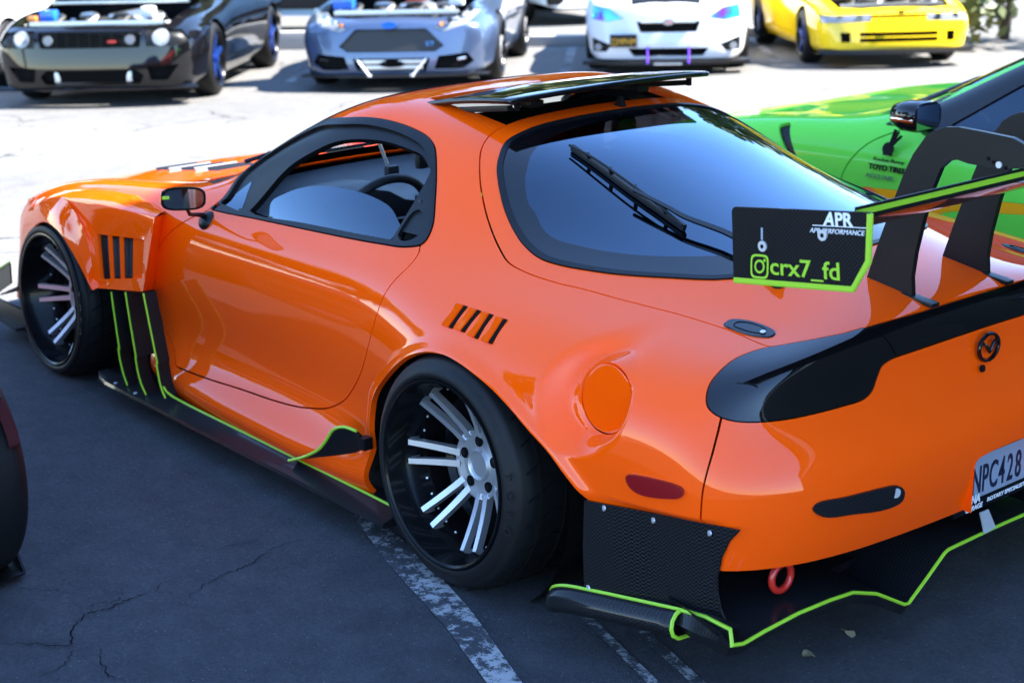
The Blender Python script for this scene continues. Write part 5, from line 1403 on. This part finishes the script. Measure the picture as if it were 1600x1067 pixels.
# slate-blue hot hatch, bonnet up
SLATE = paint('slate_blue', (.055,.085,.16), .30, .45)
MESHB = mat('grille_mesh', (.012,.012,.013), .5)
st = std_stations(W=.91, fo=.90, wb=2.65, ro=.75, hb=.66, cowl=.95, belt=.92, roof=1.44, low=.15, flare=.035, nose=.02)
feats = [('grille', [(-.49,.42),(-.33,.575),(.33,.575),(.49,.42),(.41,.37),(-.41,.37)], MESHB, -.03, False),
         ('headlight', [(.40,.58),(.50,.545),(.70,.61),(.80,.72),(.68,.725),(.56,.66)], LENS, -.004, True),
         ('lower_intake', [(-.36,.31),(.36,.31),(.32,.19),(-.32,.19)], DARK, -.05, False),
         ('fog_recess', [(.44,.325),(.70,.35),(.76,.27),(.66,.205),(.40,.205)], DARK, -.03, True)]
fo_ = build_car('hatchback', 'slate blue hot hatchback with open bonnet and hexagonal grille', SLATE, st, 9.82, -6.03, R(135), feats, wheel_m=SILVER, wr=.325, rim=.25, hood='open', W=.91, wx=.03,
   bay=engine_bay(.735, .90, [('coolant_tank', BLUEP, (.42,-.52,.80), (.20,.20,.14)), ('boost_pipe', REDP, (.30,.16,.82), (.06,.20,.06)), ('engine_badge', ALU, (-.05,.0,.84), (.06,.24,.02)), ('battery_cover', WHITEP, (.35,.55,.79), (.16,.14,.08))], front=.60))
for z_, w_ in ((.275, .62), (.225, .58)): MB().add(*g_box((.90, 0, z_), (.02, w_, .035), .004)).build('intercooler_bar', ALU, fo_)
for s in (1, -1):
    MB().add(*g_tube([(.93, .33*s, .31), (1.0, .20*s, .155)], .011, 8)).add(*g_disc((1.0, .20*s, .15), (0, 0, 1), .022, .02, 12)).build('splitter_rod', STEEL, fo_)
    for k in range(2): MB().add(*g_box((.86 - .02*k, .58*s, .285 - .035*k), (.02, .22 - .06*k, .02), .004, Matrix.Rotation(R(10*s), 4, 'X'))).build('fog_strip', CHROME if s > 0 else SATIN, fo_)
    for k in range(3): MB().add(*g_disc((.86 - .07*k, (.54 + .09*k)*s, .645 + .045*k), (1, .4*s, .2), .028, .02, 14)).build('lamp_reflector', CHROME, fo_)
    MB().add(*g_disc((.87, .47*s, .61), (1, .3*s, .3), .02, .02, 10)).build('amber_marker', ORP, fo_)
V, F = g_disc((0,0,0), (1,0,0), .03, .008, 24); V = [(x, y*2.3, z) for x, y, z in V]
ob = mesh('oval_badge', [Vector(v) + Vector((.985, 0, .615)) for v in V], F, paint('badge_blue', (.02,.16,.65)), fo_)
text_fit('grille_badge', 'ST', (.985, .335, .425), (.985, .415, .425), (0,0,1), .04, paint('badge_sky', (.1,.35,.8)), fo_, depth=.003)
MB().add(*g_loft([[(.97 - .20*(y/.9)**2 + a, y, b) for y in [-.88 + 1.76*k/20 for k in range(21)]] for a, b in ((-.02, .165), (.05, .155), (.05, .14), (-.3, .14))])).build('front_splitter', SATIN, fo_)

# white sedan, black carbon bonnet
WHT = paint('pearl_white', (.70,.71,.73), .35)
PURP = mat('iridescent_rod', (.35,.12,.75), .2, .9)
def irid(nt, b):
    co = objco(nt, 6.0); n = nd(nt, 'ShaderNodeTexNoise', i_Scale=1.0); nt.links.new(co, n.inputs['Vector'])
    nt.links.new(ramp(nt, n.outputs[0], [(.35, (.30,.08,.6)), (.5, (.05,.35,.75)), (.65, (.05,.6,.5))]), b.inputs['Base Color'])
IRID = mat('iridescent_lens', rough=.12, metal=.5, coat=1., build=irid)
st = std_stations(W=.90, fo=.90, wb=2.67, ro=.9, hb=.80, cowl=1.0, belt=.98, roof=1.46, low=.17, nose=.03)
feats = [('grille', [(-.31,.565),(-.27,.455),(.33,.455),(.37,.565)], DARK, -.025, False),
         ('headlight', [(.46,.60),(.60,.70),(.78,.74),(.80,.60),(.62,.57)], IRID, -.003, True),
         ('lower_intake', [(-.40,.285),(-.34,.20),(.40,.20),(.46,.285)], DARK, -.04, False),
         ('fog_recess', [(.58,.32),(.80,.40),(.80,.25),(.64,.25)], SATIN, -.02, True)]
im = build_car('sedan', 'white sedan with black bonnet and iridescent headlights', WHT, st, 8.26 + .68*.9, -8.01 - .73*.9, R(134), feats, sc=.92, wheel_m=SATIN, wr=.325, rim=.235, hood_m=CARBON, W=.90, wb=2.67,
   hood_poly=[(.90, 0), (.885, .36), (.4, .46), (-.3, .56), (-.62, .60), (-.68, 0)])
for s in (1, -1):
    MB().add(*g_tube([(.97, .22*s + .03, .30), (1.06, .22*s + .03, .13)], .012, 8)).build('splitter_rod', PURP, im)
    MB().add(*g_box((.955, (.175)*s + .03, .565), (.02, .24, .03), .01)).build('grille_wing', CHROME, im)
    MB().add(*g_disc((.86, .72*s, .30), (1, .3*s, 0), .04, .02, 16)).build('fog_lamp', LENS, im)
V, F = g_disc((0,0,0), (1,0,0), .032, .012, 24); V = [(x, y*1.9, z) for x, y, z in V]
mesh('oval_badge', [Vector(v) + Vector((.975, .03, .560)) for v in V], F, CHROME, im)
MB().add(*g_box((.99, .035, .560), (.004, .06, .022), .002)).build('badge_centre', paint('badge_pink', (.7,.25,.3)), im)
MB().add(*g_loft([[(1.02 - .24*(y/.9)**2 + a, y, b) for y in [-.90 + 1.8*k/20 for k in range(21)]] for a, b in ((-.08, .165), (.04, .145), (.04, .11), (-.3, .11))])).build('front_splitter', SATIN, im)
pl = MB().add(*g_box((.975, -.45, .37), (.012, .29, .135), .004)).build('number_plate', SATIN, im)
text_fit('plate_lettering', '22MPHM', (.983, -.585, .325), (.983, -.315, .325), (0,0,1), .07, paint('plate_amber', (.75,.40,.03)), pl, depth=.002)
MB().add(*g_box((1.075, .03, .128), (.006, .30, .018), .001)).build('splitter_lettering', ALU, im)

# yellow coupe, bonnet up
YEL = paint('yellow_paint', (.80,.55,.015))
st = std_stations(W=.86, fo=.88, wb=2.57, ro=.9, hb=.615, cowl=.89, belt=.87, roof=1.32, low=.17, nose=.03)
feats = [('headlight', [(.30,.50),(.30,.572),(.80,.562),(.80,.485)], LENS, -.004, True),
         ('nose_intake', [(-.30,.54),(-.30,.563),(.30,.563),(.30,.54)], DARK, -.02, False),
         ('upper_slot', [(-.42,.345),(-.42,.385),(.42,.385),(.42,.345)], DARK, -.04, False),
         ('lower_slot', [(-.42,.285),(-.42,.325),(.42,.325),(.42,.285)], DARK, -.04, False),
         ('side_slot', [(.52,.285),(.52,.385),(.62,.385),(.61,.285)], DARK, -.04, True)]
ye_ = build_car('compact_coupe', 'yellow compact coupe with open bonnet and wide lamps', YEL, st, 7.58, -10.45, R(143), feats, sc=.93, wheel_m=NAVYM, wr=.30, rim=.21, hood='open', W=.86, wb=2.57,
   bay=engine_bay(.675, .86, [('valve_cover', HOSE, (.02,.0,.76), (.25,.5,.10)), ('strut_brace', ALU, (.30,.0,.74), (.05,1.1,.04)), ('coolant_tank', WHITEP, (.35,.45,.73), (.12,.12,.1))], front=.60))
MB().add(*g_loft([[(.99 - .22*(y/.86)**2 + a, y, b) for y in [-.84 + 1.68*k/20 for k in range(21)]] for a, b in ((-.04, .215), (.02, .20), (.03, .16), (-.3, .15))])).build('front_lip', SATIN, ye_)
for s in (1, -1):
    for k in range(2): MB().add(*g_disc((.86 - .05*k, (.42 + .2*k)*s, .535), (1, .2*s, 0), .034, .02, 16)).build('lamp_reflector', CHROME, ye_)
V, F = g_disc((0,0,0), (1,0,.2), .02, .008, 20); V = [(x, y*2.2, z) for x, y, z in V]
mesh('oval_badge', [Vector(v) + Vector((.96, 0, .595)) for v in V], F, SATIN, ye_)

# white coupe at the left edge
st = std_stations(W=.92, fo=.85, wb=2.65, ro=.9, hb=.72, cowl=.93, belt=.91, roof=1.35, low=.14)
wc = build_car('white_coupe', 'white car cut off by the left edge, beside the black muscle car', WHT, st, 13.25, -2.55, R(130), [('lower_intake', [(-.5,.2),(-.5,.34),(.5,.34),(.5,.2)], DARK, -.04, False), ('headlight', [(.45,.54),(.5,.64),(.82,.66),(.8,.56)], LENS, -.004, True)], wheel_m=SATIN, wr=.33, rim=.24, W=.92, level=3)

# white crossover far behind, seen from its tail
st = std_stations(W=.93, fo=.9, wb=2.7, ro=.9, hb=.9, cowl=1.1, belt=1.08, roof=1.6, low=.32)
wsuv = build_car('crossover', 'white crossover with dark lower bumper far behind the hatchback', WHT, st, 17.4, -13.6, R(-20), [], wheel_m=SATIN, wr=.35, rim=.24, W=.93, level=3, wb=2.7)
MB().add(*g_box((-3.58, 0, .42), (.12, 1.5, .26), .05)).build('rear_bumper', SATIN, wsuv)

# grey-blue parked van behind the muscle car
VAN = paint('van_blue', (.16,.30,.42), .3, .2)
van = empty('panel_van'); tag(van, 'blue grey van parked behind the gap between black and blue cars', 'van')
rows = []
for x, z0, z1, w in ((2.2,.45,.9,.80),(2.3,.35,1.0,.86),(1.9,.3,1.15,.94),(1.3,.28,1.9,.96),(.6,.28,2.1,.97),(-2.2,.28,2.1,.97),(-2.4,.34,2.0,.94)):
    rows.append([(x,-w,z0),(x,-w*1.01,z0+.3),(x,-w,(z0+z1)*.55),(x,-w*.9,z1-.08),(x,-w*.6,z1),(x,0,z1+.03),(x,w*.6,z1),(x,w*.9,z1-.08),(x,w,(z0+z1)*.55),(x,w*1.01,z0+.3),(x,w,z0)])
V, F = g_loft(rows); F += [tuple(range(11)), tuple(range(len(V)-1, len(V)-12, -1))]
mesh('body', V, F, VAN, van, smooth=40)
for x in (1.4, -1.5):
    for s in (1, -1): simple_wheel(van, x, .95*s, .33, .22, SILVER, .2, 6)
MB().add(*g_box((-.2, .985, .45), (3.9, .03, .16), .01)).add(*g_box((-.2, -.985, .45), (3.9, .03, .16), .01)).build('side_moulding', SATIN, van)
place(van, 16.3, -9.4, R(38))

# ---- green coupe alongside (same kind of body, own outlines)
GRN = mat('green_paint', (.13,.62,.06), .45, coat=.45, spec=.0, build=paint_wear())
gc = empty('coupe_green'); gc.name = 'sport_coupe'; tag(gc, 'bright green lowered coupe with black roof pillars and door stickers', 'car')
V, F = car_cage([s[0] for s in ST], [s[1] for s in ST], TAIL, FRONT); V, F = catmull(V, F, 4); S = (V, vnormals(V, F), F, [])
GX, GY = -.74, -2.66
for s in (1, -1):
    win_g = np.array([(1.30,.80),(1.06,.965),(.86,1.04),(.45,1.03),(.20,.96),(.0,.86),(.05,.81)])
    fr_g = np.array([(1.60,.775),(1.34,.90),(1.03,1.075),(.85,1.115),(.40,1.10),(.05,.97),(-.2,.83),(-.1,.785)])
    f_o = field(S, fr_g, (0, 2), valid=lambda V, N: V[:, 1]*s > .2)
    ring, S = cut(S, f_o, .001)
    fi = field(ring, win_g, (0, 2), valid=lambda V, N: V[:, 1]*s > .2)
    wn, ring = clip(ring, fi), clip(ring, -fi)
    skin_obj('side_window', wn, GLASS_TINT, gc, rim=0, off=-.004); skin_obj('pillar_trim', ring, BLACKG, gc, rim=.012, off=.003)
    for cx, cz in ((0, .29), (2.42, .29)):
        f = np.hypot(S[0][:, 0] - cx, S[0][:, 2] - cz) - .335
        S = clip(S, np.where(S[0][:, 1]*s > .45, -f, -1))
    band = np.array([(1.78,.44),(1.62,.535),(1.25,.555),(.4,.60),(.4,.59),(1.2,.50),(1.55,.37),(1.80,.27)])
    dg = spline([(1.50,.77),(1.63,.70),(1.72,.58),(1.74,.45),(1.70,.20),(.75,.20),(.45,.35),(.36,.60),(.32,.79)], n=4, corners=(0, 8))
    door, S = cut(S, field(S, dg, (0, 2), valid=lambda V, N: V[:, 1]*s > .3), .003)
    st_, door = cut(door, field(door, band, (0, 2), valid=lambda V, N: V[:, 1]*s > .3), .0006)
    do = skin_obj('door', door, GRN, gc, rim=.02)
    if len(st_[2]) or st_[3]: skin_obj('livery_band', st_, paint('livery_amber', (.80,.36,.01)), do, rim=.004, off=.0005)
    vt = np.array([(2.10,.725),(2.05,.738),(1.955,.60),(1.965,.575),(2.03,.64)])
    v_, S = cut(S, field(S, vt, (0, 2), valid=lambda V, N: V[:, 1]*s > .3), .002); skin_obj('fender_vent', v_, SATIN, gc, rim=.03, off=-.012)
WSg = toprow([(1.66, 0), (1.62, .3), (1.45, .56), (1.30, .60), (1.06, .50), (1.0, .3), (.99, 0)])
ws, S = cut(S, field(S, WSg, (0, 1), valid=up_ok), .002); skin_obj('windscreen', ws, GLASS_TINT, gc, rim=0)
cw, S = cut(S, field(S, COWL_P, (0, 1), valid=up_ok), .002); skin_obj('cowl_panel', cw, TRIM, gc, rim=0, off=-.012)
rf, S = cut(S, field(S, toprow([(1.0, 0), (1.02, .3), (1.0, .55), (.4, .50), (.3, 0)]), (0, 1), valid=lambda V, N: V[:, 2] > 1.0), .002); skin_obj('roof', rf, GRN, gc, rim=.01)
bn, S = cut(S, field(S, toprow([(1.81, 0), (1.79, .5), (1.86, .68), (2.4, .72), (2.9, .62), (3.1, .3), (3.12, 0)]), (0, 1), valid=up_ok), .003); skin_obj('bonnet', bn, GRN, gc, rim=.015)
skin_obj('body', S, GRN, gc, rim=.015)
MB().add(*g_box((1.0, 0, .14), (3.6, 1.2, .05))).add(*g_box((1.4, 0, .45), (.04, 1.2, .6))).build('underbody', DARK, gc)
for cx in (0, 2.42):
    for s in (1, -1): simple_wheel(gc, cx, .90*s, .31, .26, SATIN, .235, 6)
for s in (1, -1):
    hc = Vector((1.34, .93*s, .860)); rows = []
    for u, k in ((-.075, .35), (-.05, .75), (0, 1), (.055, 1.02), (.075, .96)):
        rows.append([(hc.x - u, hc.y + .085*k*math.copysign(abs(math.cos(a))**.7, math.cos(a)), hc.z + .058*k*math.copysign(abs(math.sin(a))**.7, math.sin(a))) for a in [2*math.pi*q/24 for q in range(24)]])
    V, F = g_loft(rows, closed=True); F += [tuple(range(24)), tuple(range(len(V)-1, len(V)-25, -1))]
    mo = mesh('door_mirror', V, F, BLACKG, gc, smooth=40)
    MB().add(*g_box((hc.x - .02, hc.y + .080*s, hc.z - .008), (.10, .012, .014), .004)).build('indicator_strip', CHROME, mo)
    MB().add(*g_box((hc.x + .01, hc.y - .11*s, hc.z - .075), (.05, .14, .022), .008, Matrix.Rotation(R(28*s), 4, 'X'))).build('mirror_foot', TRIM, mo)
    MB().add(*g_box((hc.x - .076, hc.y, hc.z), (.004, .135, .09), .002)).build('mirror_glass', mat('green_car_mirror', (.3,.3,.32), .03, 1.), mo)
MB().add(*g_tube([(1.62, .50, .835), (1.70, .0, .87), (1.66, -.3, .875)], .010, 6)).build('front_wiper', TRIM, gc)
# stickers on the door
SM = mat('sticker_black', (.006,.006,.007), .6, spec=.1); SG = mat('sticker_grey', (.10,.16,.10), .5); SO = mat('sticker_orange', (.75,.13,.015), .5)
def sticker(body, x0, x1, z, h, m, y=None, **k):
    yy = float(np.interp(z, [.40,.58,.66,.72], [.838,.852,.846,.825])) + .003
    x0 += .13; x1 += .13
    return text_fit('door_sticker', body, (x0, yy, z), (x1, yy, z), (0, -.18 if z > .58 else .0, 1), h, m, gc, depth=.0015, **k)
sticker('TOYO TIRES', 1.46, 1.285, .615, .020, SM, bold=.001)
sticker('Rocket Bunny', 1.44, 1.29, .650, .014, SM, shear=.2)
sticker('ACCUAIR', 1.47, 1.335, .580, .018, SG)
hb_ = MB(); yy = .845
hb_.add(*g_disc((1.505, yy - .004, .700), (0, 1, .25), .026, .006, 18))
for k, (dx, dz) in enumerate(((-.035, .055), (-.02, .062), (-.048, .04))):
    hb_.add(*g_tube([(1.502 + dx*.3, yy, .715), (1.502 + dx, yy - .014, .715 + dz)], .0065, 6))
hb_.add(*g_plate([(1.53,yy+.001,.675),(1.48,yy+.001,.675),(1.49,yy-.001,.69),(1.52,yy-.001,.69)], (0,.003,0)))
hb_.build('hand_emblem', SM, gc)
MB().add(*g_disc((1.59, .846, .50), (0, 1, 0), .040, .003, 24)).build('round_sticker', SO, gc)
text_fit('door_sticker', 'GFB', (1.615, .8505, .487), (1.53, .8505, .487), (0,0,1), .030, paint('sticker_amber', (.85,.45,.02)), gc, depth=.001)
place(gc, GX, GY, 0.)
# ------------------------------------------------------------------ dark red car at the left edge
MAR = paint('maroon_paint', (.055,.012,.014), .35)
mc = empty('race_coupe'); tag(mc, 'dark maroon low car at left edge with bare wide rear tyre', 'car')
V, F = car_cage([s[0] for s in ST], [s[1] for s in ST], TAIL, FRONT); V, F = catmull(V, F, 4); S = (V, vnormals(V, F), F, [])
S = clip(S, np.maximum(-.31 - S[0][:, 0], np.where(S[0][:, 0] < .36, .50 - S[0][:, 2], -1.)))
for s in (1, -1):
    for cx in (0, 2.42):
        f = np.hypot(S[0][:, 0] - cx, S[0][:, 2] - .30) - .345
        S = clip(S, np.where(S[0][:, 1]*s > .45, -f, -1))
for s in (1, -1):
    w_, S = cut(S, lr(S, WIN, s), .001); skin_obj('side_window', w_, GLASS_TINT, mc, rim=0)
ws, S = cut(S, field(S, WS_P, (0, 1), valid=up_ok), .002); skin_obj('windscreen', ws, GLASS_TINT, mc, rim=0)
rg, S = cut(S, field(S, GLASS_P, (0, 1), valid=up_ok), .002); skin_obj('rear_window', rg, GLASS_TINT, mc, rim=0)
skin_obj('body', S, MAR, mc, rim=.03)
MB().add(*g_box((1.1, 0, .2), (2.8, 1.3, .15))).add(*g_box((-.30, 0, .5), (.03, 1.35, .5))).build('underbody', DARK, mc)
for cx in (0, 2.42):
    for s in (1, -1): simple_wheel(mc, cx, .975*s, .32, .30, SATIN, .24, 6, z=.40)
MB().add(*g_plate([(-.05,-.99,.105),(-.19,-.97,.105),(-.24,-.78,.105),(-.03,-.80,.105)], (0,0,.006))).add(*g_plate([(-.05,-.99,.108),(-.19,-.97,.108),(-.10,-.98,.165),(-.05,-.985,.17)], (.002,.006,0))).build('side_fence', SATIN, mc, smooth=0)
mc.location = (.97, 2.735, -.085)

# ------------------------------------------------------------------ unseen building added to shade the near bays, behind and right of the camera
def stucco(nt, b):
    co = objco(nt); n = nd(nt, 'ShaderNodeTexNoise', i_Scale=30.0, i_Detail=6.0); nt.links.new(co, n.inputs['Vector'])
    m_ = nd(nt, 'ShaderNodeTexNoise', i_Scale=.8, i_Detail=4.0); nt.links.new(co, m_.inputs['Vector'])
    nt.links.new(mixc(nt, m_.outputs[0], (.045,.040,.036), (.07,.062,.055)), b.inputs['Base Color']); bump(nt, b, n.outputs[0], .4, .01)
STUCCO = mat('stucco', rough=.9, build=stucco)
HB = 9.0; BX, BY = -3.12, -2.6
bd = empty('building'); tag(bd, 'unseen dark building added behind the coupe for shade', 'building')
MB().add(*g_box((BX - 15, BY - 12, HB/2), (30, 24, HB), .05)).build('wall', STUCCO, bd, smooth=0)
MB().add(*g_box((BX - 15, BY - 12, HB + .1), (30.4, 24.4, .25), .05)).build('parapet', mat('parapet', (.06,.055,.05), .8), bd, smooth=0)
PALEB = mat('reflection_pale', (.72,.71,.70), .7)  # pale band added so the bumper and lamps reflect a streak
for z0_, z1_ in ((6.6, 7.3),):
    MB().add(*g_box((BX + .03, BY - 12, (z0_ + z1_)/2), (.14, 24.1, z1_ - z0_), .02)).add(*g_box((BX - 15, BY + .03, (z0_ + z1_)/2), (30, .14, z1_ - z0_), .02)).build('fascia_band', PALEB, bd)
for k in range(4):
    for zz in (1.7, 5.2):
        f = MB().add(*g_box((BX + .02, BY - 3 - 5*k, zz), (.08, 2.2, 1.5), .01)).build('window', TRIM, bd)
        MB().add(*g_box((BX + .065, BY - 3 - 5*k, zz), (.02, 2.0, 1.3))).build('pane', BLACKG, f)

# ------------------------------------------------------------------ trees and planting
def leafm(nt, b):
    oi = nd(nt, 'ShaderNodeObjectInfo'); co = objco(nt, .9)
    n = nd(nt, 'ShaderNodeTexNoise', i_Scale=2.0, i_Detail=2.0); nt.links.new(co, n.inputs['Vector'])
    nt.links.new(mixc(nt, ramp(nt, n.outputs[0], [(.35, 0), (.65, 1)]), (.035,.060,.015), (.11,.13,.03)), b.inputs['Base Color'])
FOL = mat('foliage', rough=.6, build=leafm); BARK = mat('bark', (.10,.08,.06), .9)
def crown_mesh(name, c, rad, n, leaf, m, parent, seed):
    rg_ = random.Random(seed); mb = MB()
    cl = [(Vector((rg_.gauss(0, .5)*rad[0], rg_.gauss(0, .5)*rad[1], rg_.gauss(0, .45)*rad[2])), rg_.uniform(.22, .42)) for _ in range(16)]
    for k in range(n):
        p, r = cl[k % 16]
        q = Vector(c) + p + Vector((rg_.gauss(0, 1)*r*rad[0]*.6, rg_.gauss(0, 1)*r*rad[1]*.6, rg_.gauss(0, 1)*r*rad[2]*.6))
        u = Vector((rg_.gauss(0, 1), rg_.gauss(0, 1), rg_.gauss(0, .6))).normalized(); v = u.orthogonal().normalized()
        l = leaf*rg_.uniform(.6, 1.3)
        mb.add([q - u*l, q + v*l*.45, q + u*l, q - v*l*.45], [(0, 1, 2, 3)])
    return mb.build(name, m, parent, smooth=0)
def tree(label, x, y, h, r, seed, name='broadleaf_tree', grp='trees along the far side of the lot'):
    t = empty(name, (x, y, gz(x, y))); tag(t, label, 'tree', grp); rg_ = random.Random(seed)
    tr = MB(); tr.add(*g_tube([(0,0,0), (.1, .05, h*.25), (.05, .1, h*.5), (.1, 0, h*.8)], [.20, .16, .12, .04], 8))
    for k in range(6):
        a = k*1.05; tr.add(*g_tube([(.05, .05, h*(.35 + .05*k)), (math.cos(a)*r*.4, math.sin(a)*r*.4, h*(.5 + .05*k)), (math.cos(a)*r*.75, math.sin(a)*r*.75, h*(.58 + .05*k))], [.07, .05, .02], 6))
    tr.build('trunk', BARK, t)
    crown_mesh('crown', (0, 0, h*.66), (r*.8, r*.8, h*.26), 3000, .30, FOL, t, seed)
tree('tall rounded tree left of the lot, nearest the building side', 9.5, 11.5, 6.2, 2.3, 11)
tree('spreading tree left of the lot, in the middle of its row', 15.0, 13.5, 7.2, 2.9, 12)
tree('darker tree left of the lot, farthest down its row', 21.0, 12.0, 6.5, 2.6, 13)
# unseen wood beyond the parked cars, added to darken low reflections
rw_ = random.Random(21); NW = 15000
wv = np.zeros((NW*4, 3)); k = 0
for i in range(NW):
    az = rw_.uniform(R(-58), R(16)); rr_ = 33 + 5*math.sin(az*5) + rw_.uniform(-3, 4); top_ = 11.5 + 2.5*math.sin(az*11.3) + 1.6*math.sin(az*23.1 + 1) + 1.0*math.sin(az*51)
    zz = top_*rw_.random()**.8; c = Vector((rr_*math.cos(az) + 2, rr_*math.sin(az) - 2, zz - .8))
    u = Vector((rw_.gauss(0, 1), rw_.gauss(0, 1), rw_.gauss(0, .6))).normalized(); v = u.orthogonal().normalized(); l = rw_.uniform(.35, .8)
    for q in (c - u*l, c + v*l*.6, c + u*l, c - v*l*.6): wv[k] = q; k += 1
me_ = bpy.data.meshes.new('wood'); me_.from_pydata(wv.tolist(), [], [(4*i, 4*i+1, 4*i+2, 4*i+3) for i in range(NW)])
tag(link('wood', me_, FOL), kind='stuff')
# flowering shrub, top right corner
sh = empty('oleander_shrub', (8.0, -13.4, gz(8.0, -13.4))); tag(sh, 'dark flowering shrub behind the yellow car in the top right corner', 'shrub')
MB().add(*g_tube([(0,0,0), (.1,.1,.7), (.2,0,1.4)], [.06,.05,.02], 6)).add(*g_tube([(0,0,0), (-.2,.2,.8), (-.4,.3,1.5)], [.05,.04,.02], 6)).build('stem', BARK, sh)
crown_mesh('foliage', (0, 0, 1.1), (1.3, 1.1, .95), 2600, .10, FOL, sh, 5)
crown_mesh('blossom', (0, .2, 1.2), (1.3, 1.0, .9), 260, .05, mat('white_petal', (.7,.7,.68), .6), sh, 6)
# kerbs and wheel stops beyond the bays
CONC = mat('concrete', (.30,.295,.28), .85)
def kerb(label, x0, y0, x1, y1, w=.16, h=.13, name='wheel_stop', grp='concrete wheel stops'):
    a, b_ = Vector((x0, y0)), Vector((x1, y1)); L_ = (b_ - a).length; c = (a + b_)/2
    o = MB().add(*g_box((0, 0, h/2), (L_, w, h), .03)).build(name, CONC, loc=(c.x, c.y, gz(c.x, c.y))); o.rotation_euler.z = math.atan2((b_ - a).y, (b_ - a).x); tag(o, label, 'wheel stop', grp)
kerb('concrete wheel stop between the blue hatchback and the white sedan', 12.4, -9.1, 11.2, -10.2)
kerb('concrete wheel stop between the white sedan and the yellow coupe', 11.2, -11.5, 10.0, -12.7)
kerb('long concrete wheel stop below the blue grey van', 14.9, -6.6, 13.3, -8.3, .22, .22)
pst = MB().add(*g_tube([(0,0,0), (0,0,1.3)], .05, 10)).build('bollard', mat('red_post', (.45,.04,.04), .5), loc=(8.55, -12.6, gz(8.55, -12.6))); tag(pst, 'red post beside the shrub, behind the yellow car', 'post')
